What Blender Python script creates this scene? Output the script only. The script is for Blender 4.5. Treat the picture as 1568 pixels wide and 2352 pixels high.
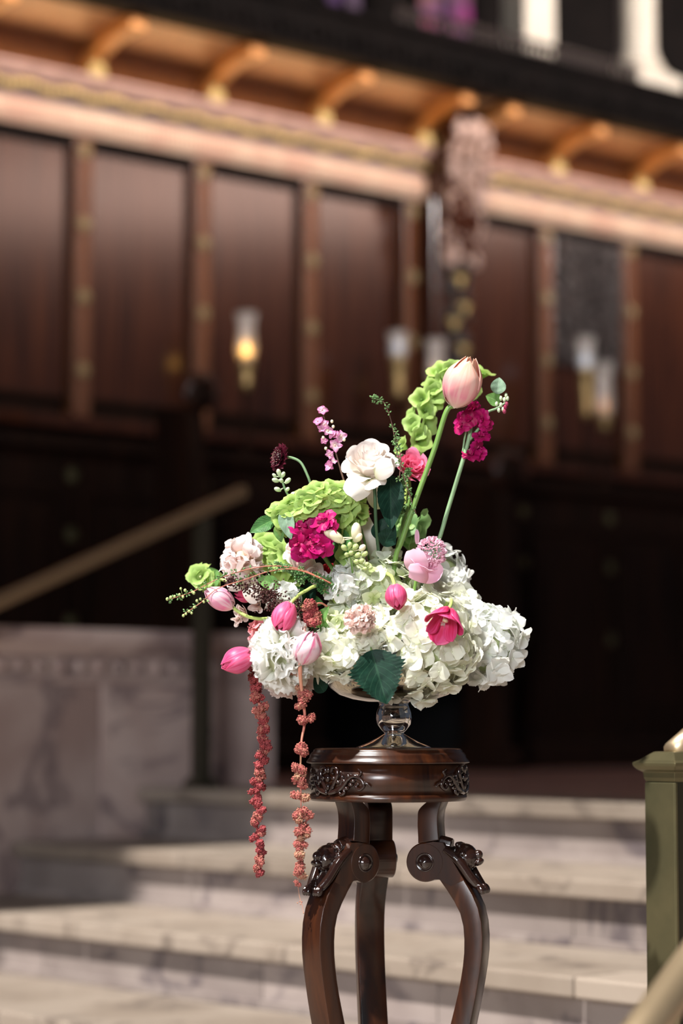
import bpy, math, random
from mathutils import Vector, Matrix, noise

for o in list(bpy.data.objects): bpy.data.objects.remove(o)
scene = bpy.context.scene
col = scene.collection
PI = math.pi
def rad(a): return a*PI/180

# ------------------------------------------------------------------ camera, world, lights, exposure
FPX = 5553.0; PITCH = math.atan(489/FPX); EYE = 0.84
cd = bpy.data.cameras.new('camera'); cam = bpy.data.objects.new('camera', cd); col.objects.link(cam)
cd.sensor_fit = 'VERTICAL'; cd.sensor_height = 36.0; cd.sensor_width = 24.0; cd.lens = FPX/2352*36.0
cam.location = (0, 0, EYE); cam.rotation_euler = (PI/2+PITCH, 0, 0)
cd.dof.use_dof = True; cd.dof.focus_distance = 3.93; cd.dof.aperture_fstop = 1.9
cd.clip_start = 0.05; cd.clip_end = 100
scene.camera = cam
GR = rad(40.5)                      # the room's axes are turned 40.5 degrees to the view
UX, UY = math.cos(GR), math.sin(GR)

w = bpy.data.worlds.new('world'); scene.world = w; w.use_nodes = True
bg = w.node_tree.nodes['Background']; bg.inputs[0].default_value = (0.72, 0.80, 1.0, 1); bg.inputs[1].default_value = 0.07

sl = bpy.data.lights.new('sun', 'SUN'); sl.energy = 8.3; sl.angle = rad(0.9); sl.color = (1.0, 0.965, 0.91)
so = bpy.data.objects.new('sun', sl); col.objects.link(so)
EL = rad(60); sd = Vector((0.73*math.cos(EL), 0.68*math.cos(EL), -math.sin(EL)))
so.rotation_euler = sd.to_track_quat('-Z', 'Y').to_euler(); so.location = (-3, -3, 8)

def G(s, d, z): return Vector((UX*s-UY*d, UY*s+UX*d, z))
def area(name, loc, target, sx, sy, energy, color, spread=PI):
    l = bpy.data.lights.new(name, 'AREA'); l.shape = 'RECTANGLE'; l.size = sx; l.size_y = sy; l.energy = energy; l.color = color; l.spread = spread
    o = bpy.data.objects.new(name, l); col.objects.link(o); o.location = loc
    o.rotation_euler = (Vector(target)-Vector(loc)).to_track_quat('-Z', 'Y').to_euler(); return o
# added area lamps for the upper wall's light and the sheen on its panels
area('clerestory_light', G(9, -5.0, 6.7), G(9, 8, 4.7), 12, 1.1, 215, (1.0, 0.88, 0.82), rad(24))
area('clerestory_light', G(16.5, -5.0, 7.0), G(6.0, 8, 4.6), 20, 0.9, 21, (1.0, 0.68, 0.56), rad(30))
# added soft fill on the bouquet from behind the camera, no window there
area('window_light', (-2.6, -5.5, 3.2), (0.0, 4.0, 1.0), 2.6, 2.6, 35, (0.93, 0.96, 1.0), rad(36))
# warm lamps hidden on top of the cornice, washing the cove
area('cove_lamp', G(7.3, 8.36-0.135, 3.575), G(7.3, 8.36-0.36, 3.72), 9.0, 0.03, 12, (1.0, 0.58, 0.26), rad(95))
# added warm lamp under the gallery edge, brightens the wall top and fades downward
area('gallery_washer', G(7.5, 8.36-0.50, 3.725), G(7.5, 8.36-0.1, 3.0), 9.5, 0.04, 12, (1.0, 0.80, 0.68), rad(150))

scene.view_settings.view_transform = 'Standard'; scene.view_settings.look = 'None'
scene.view_settings.gamma = 1.0; scene.view_settings.use_curve_mapping = False
scene.view_settings.exposure = 0.0

# ------------------------------------------------------------------ helpers
def pos(px, py, Y):                  # the point at depth Y seen at pixel (px, py)
    a = (px-784)/FPX; b = (1176-py)/FPX
    d = Vector((a, math.cos(PITCH)-b*math.sin(PITCH), math.sin(PITCH)+b*math.cos(PITCH)))
    return Vector((0, 0, EYE))+d*(Y/d.y)
K = 4.0/FPX
MW = {}
def tag(o, label=None, cat=None, group=None, kind=None):
    if label: o['label'] = label
    if cat: o['category'] = cat
    if group: o['group'] = group
    if kind: o['kind'] = kind
    return o
def empty(name, M=None, label=None, cat=None, group=None, kind=None, parent=None):
    o = bpy.data.objects.new(name, None); col.objects.link(o); o.empty_display_size = 0.02
    M = M or Matrix(); o.matrix_world = M; o.matrix_basis = M; MW[o.name] = M
    if parent: o.parent = parent
    return tag(o, label, cat, group, kind)
class MB:
    def __init__(s): s.v = []; s.f = []; s.uv = []
    def add(s, vs, fs, uvs=None):
        n = len(s.v); s.v += [tuple(p) for p in vs]; s.uv += (uvs or [(0, 0)]*len(vs)); s.f += [tuple(i+n for i in f) for f in fs]
    def box(s, x0, x1, y0, y1, z0, z1, M=None):
        vs = [Vector(p) for p in ((x0,y0,z0),(x1,y0,z0),(x1,y1,z0),(x0,y1,z0),(x0,y0,z1),(x1,y0,z1),(x1,y1,z1),(x0,y1,z1))]
        if M: vs = [M@p for p in vs]
        s.add(vs, [(0,3,2,1),(4,5,6,7),(0,1,5,4),(1,2,6,5),(2,3,7,6),(3,0,4,7)])
    def prism(s, pts, x0, x1):       # closed (y,z) profile, counter-clockwise or not, swept along x
        n = len(pts); vs = [(x0, p[0], p[1]) for p in pts]+[(x1, p[0], p[1]) for p in pts]
        fs = [(i, (i+1) % n, (i+1) % n+n, i+n) for i in range(n)]+[tuple(range(n))[::-1], tuple(range(n, 2*n))]
        s.add(vs, fs)
    def lathe(s, prof, n=48, M=None, caps=True):
        vs = []; fs = []; m = len(prof)
        for (r, z) in prof:
            for j in range(n):
                a = 2*PI*j/n; vs.append(Vector((r*math.cos(a), r*math.sin(a), z)))
        for i in range(m-1):
            for j in range(n):
                a, b = i*n+j, i*n+(j+1) % n; fs.append((a, b, b+n, a+n))
        if caps:
            fs.append(tuple(range(n))[::-1]); fs.append(tuple(range((m-1)*n, m*n)))
        if M: vs = [M@p for p in vs]
        s.add(vs, fs)
    def tube(s, pts, rr, n=8, smooth_n=0):
        pts = [Vector(p) for p in pts]
        if not hasattr(rr, '__len__'): rr = [rr]*len(pts)
        if smooth_n: pts, rr = spline(pts, rr, smooth_n)
        vs = []; fs = []; m = len(pts); prev = None
        for i, p in enumerate(pts):
            t = (pts[min(i+1, m-1)]-pts[max(i-1, 0)]); t = t.normalized() if t.length > 1e-9 else Vector((0, 0, 1))
            if prev is None: prev = t.orthogonal().normalized()
            prev = (prev-t*prev.dot(t)).normalized(); q = t.cross(prev)
            for j in range(n):
                a = 2*PI*j/n; vs.append(p+(prev*math.cos(a)+q*math.sin(a))*rr[i])
        for i in range(m-1):
            for j in range(n):
                a, b = i*n+j, i*n+(j+1) % n; fs.append((a, b, b+n, a+n))
        fs.append(tuple(range(n))[::-1]); fs.append(tuple(range((m-1)*n, m*n)))
        s.add(vs, fs, [(0.5, (k//n)/max(1, m-1)) for k in range(len(vs))])
    def ball(s, c, r, sub=0, M=None):
        vs, fs = ICO[sub]; c = Vector(c)
        if not hasattr(r, '__len__'): r = (r, r, r)
        vv = [Vector((p[0]*r[0], p[1]*r[1], p[2]*r[2])) for p in vs]
        if M: vv = [M@p for p in vv]
        s.add([c+p for p in vv], fs)
    def grid(s, fn, nu, nv):
        vs = []; uv = []; fs = []
        for i in range(nv+1):
            for j in range(nu+1):
                vs.append(fn(j/nu*2-1, i/nv)); uv.append((j/nu, i/nv))
        for i in range(nv):
            for j in range(nu):
                a = i*(nu+1)+j; fs.append((a, a+1, a+nu+2, a+nu+1))
        s.add(vs, fs, uv)
    def mesh(s, name, mat, smooth=True):
        me = bpy.data.meshes.new(name); me.from_pydata(s.v, [], s.f)
        ul = me.uv_layers.new(name='UVMap'); idx = [0]*len(me.loops); me.loops.foreach_get('vertex_index', idx)
        flat = []
        for i in idx: flat += s.uv[i]
        ul.data.foreach_set('uv', flat)
        me.polygons.foreach_set('use_smooth', [smooth]*len(me.polygons))
        for m in (mat if isinstance(mat, (list, tuple)) else [mat]): me.materials.append(m)
        me.update(); return me
    def build(s, name, mat, parent=None, smooth=True, world=False, bevel=0, bseg=2):
        if world and parent:
            Mi = MW[parent.name].inverted(); s.v = [tuple(Mi@Vector(p)) for p in s.v]
        o = bpy.data.objects.new(name, s.mesh(name, mat, smooth)); col.objects.link(o)
        if parent: o.parent = parent
        if bevel:
            b = o.modifiers.new('bevel', 'BEVEL'); b.width = bevel; b.segments = bseg; b.limit_method = 'ANGLE'
        return o
def spline(pts, rr, n):
    P = []; R = []; m = len(pts)
    for i in range(m-1):
        p0, p1, p2, p3 = pts[max(i-1, 0)], pts[i], pts[i+1], pts[min(i+2, m-1)]
        for k in range(n):
            t = k/n
            P.append(0.5*((2*p1)+(p2-p0)*t+(2*p0-5*p1+4*p2-p3)*t*t+(3*p1-p0-3*p2+p3)*t**3)); R.append(rr[i]+(rr[i+1]-rr[i])*t)
    P.append(pts[-1]); R.append(rr[-1]); return P, R
def mkico():
    import bmesh
    out = []
    for sub in (1, 2, 3):
        bm = bmesh.new(); bmesh.ops.create_icosphere(bm, subdivisions=sub, radius=1.0)
        bm.verts.ensure_lookup_table(); out.append(([tuple(v.co) for v in bm.verts], [tuple(v.index for v in f.verts) for f in bm.faces])); bm.free()
    return out
ICO = mkico()
def inst(name, me, parent, M, label=None):
    o = bpy.data.objects.new(name, me); col.objects.link(o)
    if parent: o.parent = parent
    o.matrix_basis = M
    if label: o['label'] = label
    return o
def frame(loc, axis, roll=0.0, scale=1.0):
    z = Vector(axis).normalized(); x = z.orthogonal().normalized()
    ref = Vector((1, 0, 0)); x = ref-z*ref.dot(z)
    if x.length < 0.1: x = Vector((0, 1, 0))-z*z.y
    x.normalize(); y = z.cross(x)
    M = Matrix((x, y, z)).transposed().to_4x4()
    return Matrix.Translation(loc)@M@Matrix.Rotation(roll, 4, 'Z')@Matrix.Scale(scale, 4)

# ------------------------------------------------------------------ materials
def new_mat(name):
    m = bpy.data.materials.new(name); m.use_nodes = True; nt = m.node_tree; nt.nodes.clear()
    out = nt.nodes.new('ShaderNodeOutputMaterial'); return m, nt, out
def N(nt, t, **kw):
    n = nt.nodes.new('ShaderNode'+t)
    for k, v in kw.items():
        if isinstance(k, str) and hasattr(n, k): setattr(n, k, v)
        else: n.inputs[k].default_value = v
    return n
def ramp(nt, stops):
    r = nt.nodes.new('ShaderNodeValToRGB'); e = r.color_ramp.elements
    while len(e) < len(stops): e.new(0.5)
    for i, (p, c) in enumerate(stops): e[i].position = p; e[i].color = (*c, 1)
    return r
def setin(n, **kw):
    for k, v in kw.items(): n.inputs[k.replace('_', ' ')].default_value = v
def simple(name, c, rough=0.5, metal=0.0, coat=0.0, noisy=0.0, nscale=8, bump=0.0, dark=None):
    m, nt, out = new_mat(name); p = N(nt, 'BsdfPrincipled'); nt.links.new(p.outputs[0], out.inputs[0])
    p.inputs['Base Color'].default_value = (*c, 1); p.inputs['Roughness'].default_value = rough; p.inputs['Metallic'].default_value = metal
    p.inputs['Coat Weight'].default_value = coat; p.inputs['Coat Roughness'].default_value = 0.12
    if noisy or bump:
        tc = N(nt, 'TexCoord'); nz = N(nt, 'TexNoise'); setin(nz, Scale=nscale, Detail=6.0); nt.links.new(tc.outputs['Object'], nz.inputs['Vector'])
        if noisy:
            d = dark or tuple(x*(1-noisy) for x in c); r = ramp(nt, [(0.35, d), (0.65, c)]); nt.links.new(nz.outputs[0], r.inputs[0]); nt.links.new(r.outputs[0], p.inputs['Base Color'])
        if bump:
            b = N(nt, 'Bump'); setin(b, Strength=bump, Distance=0.004); nt.links.new(nz.outputs[0], b.inputs['Height']); nt.links.new(b.outputs[0], p.inputs['Normal'])
    return m
def wood(name, c1, c2, rough=0.3, coat=0.3, scale=(22, 22, 1.6)):
    m, nt, out = new_mat(name); p = N(nt, 'BsdfPrincipled'); nt.links.new(p.outputs[0], out.inputs[0])
    tc = N(nt, 'TexCoord'); mp = N(nt, 'Mapping'); mp.inputs['Scale'].default_value = scale; nt.links.new(tc.outputs['Object'], mp.inputs[0])
    oi = N(nt, 'ObjectInfo'); ad = N(nt, 'VectorMath', operation='ADD'); nt.links.new(mp.outputs[0], ad.inputs[0]); 
    mu = N(nt, 'Math', operation='MULTIPLY'); mu.inputs[1].default_value = 40; nt.links.new(oi.outputs['Random'], mu.inputs[0]); nt.links.new(mu.outputs[0], ad.inputs[1])
    nz = N(nt, 'TexNoise'); setin(nz, Scale=1.0, Detail=7.0, Roughness=0.6, Distortion=0.6); nt.links.new(ad.outputs[0], nz.inputs['Vector'])
    r = ramp(nt, [(0.33, c1), (0.68, c2)]); nt.links.new(nz.outputs[0], r.inputs[0]); nt.links.new(r.outputs[0], p.inputs['Base Color'])
    b = N(nt, 'Bump'); setin(b, Strength=0.08, Distance=0.002); nt.links.new(nz.outputs[0], b.inputs['Height']); nt.links.new(b.outputs[0], p.inputs['Normal'])
    setin(p, Roughness=rough); p.inputs['Coat Weight'].default_value = coat; p.inputs['Coat Roughness'].default_value = 0.15
    return m
def marble(name, a, b, vein, rough=0.45, sc=1.0):
    m, nt, out = new_mat(name); p = N(nt, 'BsdfPrincipled'); nt.links.new(p.outputs[0], out.inputs[0])
    tc = N(nt, 'TexCoord'); oi = N(nt, 'ObjectInfo'); mu = N(nt, 'Math', operation='MULTIPLY'); mu.inputs[1].default_value = 30; nt.links.new(oi.outputs['Random'], mu.inputs[0])
    ad = N(nt, 'VectorMath', operation='ADD'); nt.links.new(tc.outputs['Object'], ad.inputs[0]); nt.links.new(mu.outputs[0], ad.inputs[1])
    n1 = N(nt, 'TexNoise'); setin(n1, Scale=3.2*sc, Detail=5.0, Distortion=0.8); nt.links.new(ad.outputs[0], n1.inputs['Vector'])
    r1 = ramp(nt, [(0.35, a), (0.62, b)]); nt.links.new(n1.outputs[0], r1.inputs[0])
    n2 = N(nt, 'TexNoise'); setin(n2, Scale=2.3*sc, Detail=8.0, Distortion=2.2, Roughness=0.62); nt.links.new(ad.outputs[0], n2.inputs['Vector'])
    r2 = ramp(nt, [(0.54, (0, 0, 0)), (0.62, (1, 1, 1)), (0.72, (0, 0, 0))]); nt.links.new(n2.outputs[0], r2.inputs[0])
    mx = N(nt, 'MixRGB'); nt.links.new(r1.outputs[0], mx.inputs[1]); mx.inputs[2].default_value = (*vein, 1)
    mm = N(nt, 'Math', operation='MULTIPLY'); mm.inputs[1].default_value = 0.9; nt.links.new(r2.outputs[0], mm.inputs[0]); nt.links.new(mm.outputs[0], mx.inputs[0])
    hs = N(nt, 'HueSaturation'); nt.links.new(mx.outputs[0], hs.inputs['Color'])
    mr = N(nt, 'MapRange'); nt.links.new(oi.outputs['Random'], mr.inputs[0]); mr.inputs[3].default_value = 0.82; mr.inputs[4].default_value = 1.12; nt.links.new(mr.outputs[0], hs.inputs['Value'])
    nt.links.new(hs.outputs[0], p.inputs['Base Color']); setin(p, Roughness=rough); return m
def petal_mat(name, stops, trans=0.35, streak=None, samt=0.5, gloss=0.12, vary=None, ss=(14, 1.2, 1)):
    m, nt, out = new_mat(name)
    uv = N(nt, 'TexCoord'); sp = N(nt, 'SeparateXYZ'); nt.links.new(uv.outputs['UV'], sp.inputs[0])
    r = ramp(nt, stops); nt.links.new(sp.outputs['Y'], r.inputs[0]); c = r.outputs[0]
    oi = N(nt, 'ObjectInfo')
    mp = N(nt, 'Mapping'); mp.inputs['Scale'].default_value = ss; nt.links.new(uv.outputs['UV'], mp.inputs[0])
    ad = N(nt, 'VectorMath', operation='ADD'); nt.links.new(mp.outputs[0], ad.inputs[0]); nt.links.new(oi.outputs['Random'], ad.inputs[1])
    nz = N(nt, 'TexNoise'); setin(nz, Scale=1.0, Detail=4.0); nt.links.new(ad.outputs[0], nz.inputs['Vector'])
    if streak:
        rr = ramp(nt, [(0.45, (0, 0, 0)), (0.57, (samt, samt, samt))]); nt.links.new(nz.outputs[0], rr.inputs[0])
        mx = N(nt, 'MixRGB'); nt.links.new(rr.outputs[0], mx.inputs[0]); nt.links.new(c, mx.inputs[1]); mx.inputs[2].default_value = (*streak, 1); c = mx.outputs[0]
    if vary:
        mx = N(nt, 'MixRGB'); mx.blend_type = 'MIX'; q = N(nt, 'Math', operation='MULTIPLY'); q.inputs[1].default_value = 0.8
        nt.links.new(oi.outputs['Random'], q.inputs[0]); nt.links.new(q.outputs[0], mx.inputs[0]); nt.links.new(c, mx.inputs[1]); mx.inputs[2].default_value = (*vary, 1); c = mx.outputs[0]
    bp = N(nt, 'Bump'); setin(bp, Strength=0.18, Distance=0.001); nt.links.new(nz.outputs[0], bp.inputs['Height'])
    p = N(nt, 'BsdfPrincipled'); nt.links.new(c, p.inputs['Base Color']); setin(p, Roughness=0.45); p.inputs['Specular IOR Level'].default_value = gloss*2
    nt.links.new(bp.outputs[0], p.inputs['Normal'])
    t = N(nt, 'BsdfTranslucent'); nt.links.new(c, t.inputs[0]); mxs = N(nt, 'MixShader'); mxs.inputs[0].default_value = trans
    nt.links.new(p.outputs[0], mxs.inputs[1]); nt.links.new(t.outputs[0], mxs.inputs[2]); nt.links.new(mxs.outputs[0], out.inputs[0]); return m
def leaf_mat(name, c, vein, rough=0.35, trans=0.2):
    m, nt, out = new_mat(name)
    uv = N(nt, 'TexCoord'); sp = N(nt, 'SeparateXYZ'); nt.links.new(uv.outputs['UV'], sp.inputs[0])
    a = N(nt, 'Math', operation='SUBTRACT'); nt.links.new(sp.outputs['X'], a.inputs[0]); a.inputs[1].default_value = 0.5
    ab = N(nt, 'Math', operation='ABSOLUTE'); nt.links.new(a.outputs[0], ab.inputs[0])
    mid = N(nt, 'Math', operation='LESS_THAN'); nt.links.new(ab.outputs[0], mid.inputs[0]); mid.inputs[1].default_value = 0.022
    s1 = N(nt, 'Math', operation='MULTIPLY_ADD'); nt.links.new(ab.outputs[0], s1.inputs[0]); s1.inputs[1].default_value = -0.75; nt.links.new(sp.outputs['Y'], s1.inputs[2])
    s2 = N(nt, 'Math', operation='MULTIPLY'); nt.links.new(s1.outputs[0], s2.inputs[0]); s2.inputs[1].default_value = 7.5
    fr = N(nt, 'Math', operation='FRACT'); nt.links.new(s2.outputs[0], fr.inputs[0]); f2 = N(nt, 'Math', operation='LESS_THAN'); nt.links.new(fr.outputs[0], f2.inputs[0]); f2.inputs[1].default_value = 0.09
    mxv = N(nt, 'Math', operation='MAXIMUM'); nt.links.new(mid.outputs[0], mxv.inputs[0]); nt.links.new(f2.outputs[0], mxv.inputs[1])
    nz = N(nt, 'TexNoise'); setin(nz, Scale=90.0, Detail=4.0); nt.links.new(uv.outputs['Object'], nz.inputs['Vector'])
    r = ramp(nt, [(0.35, tuple(x*0.75 for x in c)), (0.65, tuple(min(1, x*1.2) for x in c))]); nt.links.new(nz.outputs[0], r.inputs[0])
    mx = N(nt, 'MixRGB'); q = N(nt, 'Math', operation='MULTIPLY'); q.inputs[1].default_value = 0.6; nt.links.new(mxv.outputs[0], q.inputs[0]); nt.links.new(q.outputs[0], mx.inputs[0])
    nt.links.new(r.outputs[0], mx.inputs[1]); mx.inputs[2].default_value = (*vein, 1)
    bp = N(nt, 'Bump'); setin(bp, Strength=0.5, Distance=0.001); bp.invert = True; nt.links.new(mxv.outputs[0], bp.inputs['Height'])
    p = N(nt, 'BsdfPrincipled'); nt.links.new(mx.outputs[0], p.inputs['Base Color']); setin(p, Roughness=rough); p.inputs['Specular IOR Level'].default_value = 0.14; nt.links.new(bp.outputs[0], p.inputs['Normal'])
    t = N(nt, 'BsdfTranslucent'); nt.links.new(mx.outputs[0], t.inputs[0]); mxs = N(nt, 'MixShader'); mxs.inputs[0].default_value = trans
    nt.links.new(p.outputs[0], mxs.inputs[1]); nt.links.new(t.outputs[0], mxs.inputs[2]); nt.links.new(mxs.outputs[0], out.inputs[0]); return m

M_panel = wood('panel_mahogany', (0.030, 0.009, 0.005), (0.080, 0.024, 0.010), 0.14, 0.1)
M_stile = wood('stile_wood', (0.10, 0.030, 0.009), (0.18, 0.060, 0.017), 0.4, 0.15)
M_dado = wood('dado_wood', (0.010, 0.005, 0.0035), (0.028, 0.011, 0.006), 0.6, 0.0)
M_cove = wood('cove_wood', (0.13, 0.045, 0.014), (0.24, 0.09, 0.027), 0.5, 0.05)
M_rib = wood('rib_wood', (0.48, 0.20, 0.055), (0.64, 0.29, 0.08), 0.5, 0.0)
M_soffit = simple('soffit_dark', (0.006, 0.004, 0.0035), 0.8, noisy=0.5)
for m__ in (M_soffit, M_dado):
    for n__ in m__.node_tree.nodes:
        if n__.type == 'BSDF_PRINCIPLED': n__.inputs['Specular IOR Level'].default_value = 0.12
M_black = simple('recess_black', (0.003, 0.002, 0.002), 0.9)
M_gilt = simple('gilding', (0.85, 0.64, 0.26), 0.35, 0.25, noisy=0.4, nscale=30)
M_pink = simple('cornice_pink', (0.68, 0.44, 0.37), 0.35, 0.0, 0.2, noisy=0.25, nscale=12)  # pink of daylight and gloss on the cap is put into the colour
M_reed = simple('cornice_reed', (0.84, 0.64, 0.48), 0.4, 0.0, noisy=0.2, nscale=6, dark=(0.74, 0.48, 0.36))
M_groove = simple('cornice_grey', (0.17, 0.12, 0.12), 0.5)
M_carved = simple('carved_grey', (0.66, 0.48, 0.42), 0.35, noisy=0.5, nscale=14, dark=(0.22, 0.12, 0.08))  # pale tone puts the glossy highlights of the corbel carving into the colour
M_carvdark = simple('carved_dark', (0.045, 0.035, 0.034), 0.28, 0.0, 0.5, noisy=0.4, nscale=18)
M_cream = simple('cream_stone', (0.80, 0.74, 0.62), 0.6, noisy=0.08)
M_rosette = simple('rosette_gilt', (0.42, 0.31, 0.16), 0.4, 0.3, noisy=0.3, nscale=40)
M_tread = marble('tread_marble', (0.245, 0.195, 0.155), (0.30, 0.245, 0.20), (0.14, 0.11, 0.09))
M_riser = marble('riser_marble', (0.22, 0.178, 0.165), (0.30, 0.25, 0.23), (0.10, 0.08, 0.088))
M_parapet = marble('parapet_marble', (0.40, 0.28, 0.25), (0.58, 0.45, 0.41), (0.22, 0.16, 0.16), sc=0.8)
M_landing = marble('landing_marble', (0.30, 0.15, 0.13), (0.38, 0.21, 0.18), (0.16, 0.08, 0.08))
M_brass = simple('aged_brass', (0.17, 0.145, 0.075), 0.38, 0.7, noisy=0.35, nscale=7, dark=(0.10, 0.095, 0.05))
M_brassb = simple('worn_brass', (0.62, 0.47, 0.30), 0.38, 0.8, noisy=0.25, nscale=5)
M_brassd = simple('dark_brass', (0.040, 0.036, 0.020), 0.45, 0.5, noisy=0.3)
M_railpost = simple('post_bronze', (0.045, 0.038, 0.024), 0.5, 0.4)
M_stand = wood('stand_mahogany', (0.010, 0.0035, 0.0025), (0.056, 0.015, 0.004), 0.28, 0.18, (30, 30, 4))
M_standd = simple('stand_carving', (0.018, 0.007, 0.005), 0.14, 0.0, 0.9)

# ------------------------------------------------------------------ setting: all in the room's own frame
MG = Matrix.Rotation(GR, 4, 'Z')
def groot(name, label, cat=None, kind='structure', s=0, d=0, z=0, group=None):
    return empty(name, MG@Matrix.Translation((s, d, z)), label, cat, group, kind)
rnd = random.Random(4)
RS, TD = 0.16, 0.475
# floor
fl = groot('floor', 'pale marble slab floor below the steps, under the wooden stand', None)
for i in range(9):
    for j in range(10):
        x0 = -3.4+i*0.74; y0 = -2.0+j*0.85
        x1 = min(x0+0.736, 3.21)
        if x1-x0 < 0.05: continue
        m = MB(); m.box(x0, x1, y0, y0+0.846, -0.05, 0.0); m.build('floor_slab', M_tread, fl, False)
m = MB(); m.box(-3.4, 3.21, -2.0, 6.5, -0.10, -0.052); m.build('mortar_bed', M_groove, fl, False)
DP = 6.42
names = ['lowest marble step of the flight, at the bottom of the picture', 'second marble step from the bottom', 'third marble step from the bottom, its left end against the low wall']
for k in range(3):
    s0 = 3.185+k*TD; zt = RS*(k+1)
    st = groot('stone_step', names[k], 'step', 'structure', s0, 0, 0)
    y = -1.6+0.31*k; i = 0
    while y < DP:
        L = [0.92, 1.05, 0.84, 0.98][(i+k) % 4]; y1 = min(y+L, DP); i += 1
        if y1-y < 0.12: y1 = DP
        m = MB(); m.box(-0.0, TD+0.02, y, y1-0.004, zt-0.045, zt); m.build('tread_slab', M_tread, st, False, bevel=0.006)
        y = y1
    y = -1.6+0.12*k; i = 0
    while y < DP:
        L = [0.78, 0.62, 0.95, 0.7][(i+2*k) % 4]; y1 = min(y+L, DP); i += 1
        if y1-y < 0.12: y1 = DP
        m = MB(); m.box(0.035, 0.085, y, y1-0.003, zt-RS, zt-0.047); m.build('riser_slab', M_riser, st, False)
        m = MB(); m.box(0.020, 0.036, y, y1-0.003, zt-RS, zt-RS+0.018); m.build('riser_fillet', M_riser, st, False)
        y = y1
    m = MB(); m.box(0.087, TD+0.02, -1.6, DP, zt-RS+0.0, zt-0.047); m.build('step_core', M_groove, st, False)
# landing
s0 = 3.185+3*TD; ZL = 4*RS
ld = groot('landing', 'reddish marble landing floor at the head of the steps, in shade', 'landing', 'structure', s0, 0, 0)
y = -1.6; i = 0
while y < DP:
    L = [1.0, 0.86, 0.94][i % 3]; y1 = min(y+L, DP); i += 1
    if y1-y < 0.12: y1 = DP
    m = MB(); m.box(0, 0.36, y, y1-0.004, ZL-0.045, ZL); m.build('tread_slab', M_tread, ld, False, bevel=0.006)
    y = y1
y = -1.6; i = 0
while y < DP:
    L = [0.7, 0.9, 0.8][i % 3]; y1 = min(y+L, DP); i += 1
    if y1-y < 0.12: y1 = DP
    m = MB(); m.box(0.035, 0.085, y, y1-0.003, ZL-RS, ZL-0.047); m.build('riser_slab', M_riser, ld, False)
    m = MB(); m.box(0.020, 0.036, y, y1-0.003, ZL-RS, ZL-RS+0.018); m.build('riser_fillet', M_riser, ld, False)
    y = y1
for i in range(9):
    for j in range(11):
        x0 = 0.364+i*0.9; y0 = -1.6+j*0.905
        m = MB(); m.box(x0, x0+0.896, y0, y0+0.901, ZL-0.045, ZL-0.002); m.build('floor_slab', M_landing, ld, False)
m = MB(); m.box(0.087, 8.4, -1.6, 8.36, 0, ZL-0.047); m.build('landing_core', M_groove, ld, False)
# low stone wall left of the steps
pw = groot('wall_left', 'low grey pink marble wall with moulded cap, left of the steps', 'wall', 'structure', 0, DP, 0)
PE = 5.19; TOPZ = 0.84+0.306
x = 1.2; i = 0
while x < PE-0.01:
    L = [0.86, 1.02, 0.9][i % 3]; x1 = min(x+L, PE); i += 1
    if PE-x1 < 0.2: x1 = PE
    m = MB(); m.prism([(-0.05, TOPZ-0.02), (-0.045, TOPZ), (0.30, TOPZ), (0.30, TOPZ-0.085), (0.0, TOPZ-0.085), (-0.02, TOPZ-0.07), (-0.035, TOPZ-0.05), (-0.05, TOPZ-0.042)], x, x1-0.004); m.build('cap_slab', M_parapet, pw, False)
    m = MB(); m.box(x, x1-0.003, 0.012, 0.28, TOPZ-0.155, TOPZ-0.087); m.build('frieze_block', M_parapet, pw, False)
    for q in range(int((x1-x)/0.075)):
        mm = MB(); xx = x+0.04+q*0.075; mm.lathe([(0.0, 0), (0.024, 0.0), (0.020, 0.012), (0.0, 0.016)], 10, Matrix.Translation((xx, 0.012, TOPZ-0.121))@Matrix.Rotation(PI/2, 4, 'X'), False); mm.build('frieze_boss', M_parapet, pw)
    m = MB(); m.box(x, x1-0.003, -0.006, 0.29, TOPZ-0.175, TOPZ-0.157); m.build('frieze_fillet', M_parapet, pw, False)
    x = x1
x = 1.2; i = 0
while x < PE-0.01:
    L = [1.12, 0.9, 1.25][i % 3]; x1 = min(x+L, PE); i += 1
    if PE-x1 < 0.25: x1 = PE
    m = MB(); m.box(x, x1-0.003, 0.0, 0.28, 0.0, TOPZ-0.177); m.build('wall_block', M_parapet, pw, False, bevel=0.004)
    x = x1

# wooden back wall
WD = 8.36; S0 = 7.14
wb = groot('wall_back', 'tall mahogany panelled wall with gilded studs, cornice and curved cove', 'wall', 'structure', S0, WD, 0)
stiles = [-4.556, -3.937, -3.318, -2.70, -2.081, -1.462, -0.833, -0.216, 0.403, 0.70, 1.293, 1.901, 2.52, 3.14, 3.76]
ZC = 3.307; ZP = 2.12
m = MB(); m.box(-5, -0.36, 0.03, 0.15, 0.60, 3.9); m.box(0.86, 5, 0.03, 0.15, 0.60, 3.9); m.box(-0.36, 0.86, 0.03, 0.15, 1.06, 3.9); m.build('wall_core', M_dado, wb, False)
rosm = MB()
rosm.lathe([(0.0, 0.0), (0.026, 0.0), (0.026, 0.006), (0.018, 0.012), (0.0, 0.02)], 14, Matrix.Rotation(PI/2, 4, 'X'), False)
for k in range(8):
    a = k*PI/4; rosm.ball((0.025*math.cos(a), -0.006, 0.025*math.sin(a)), (0.011, 0.007, 0.011), 0)
ros = rosm.mesh('rosette', M_rosette); bos = rosm.mesh('cornice_boss', M_gilt); rosd = rosm.mesh('rosette', M_brass)
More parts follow.
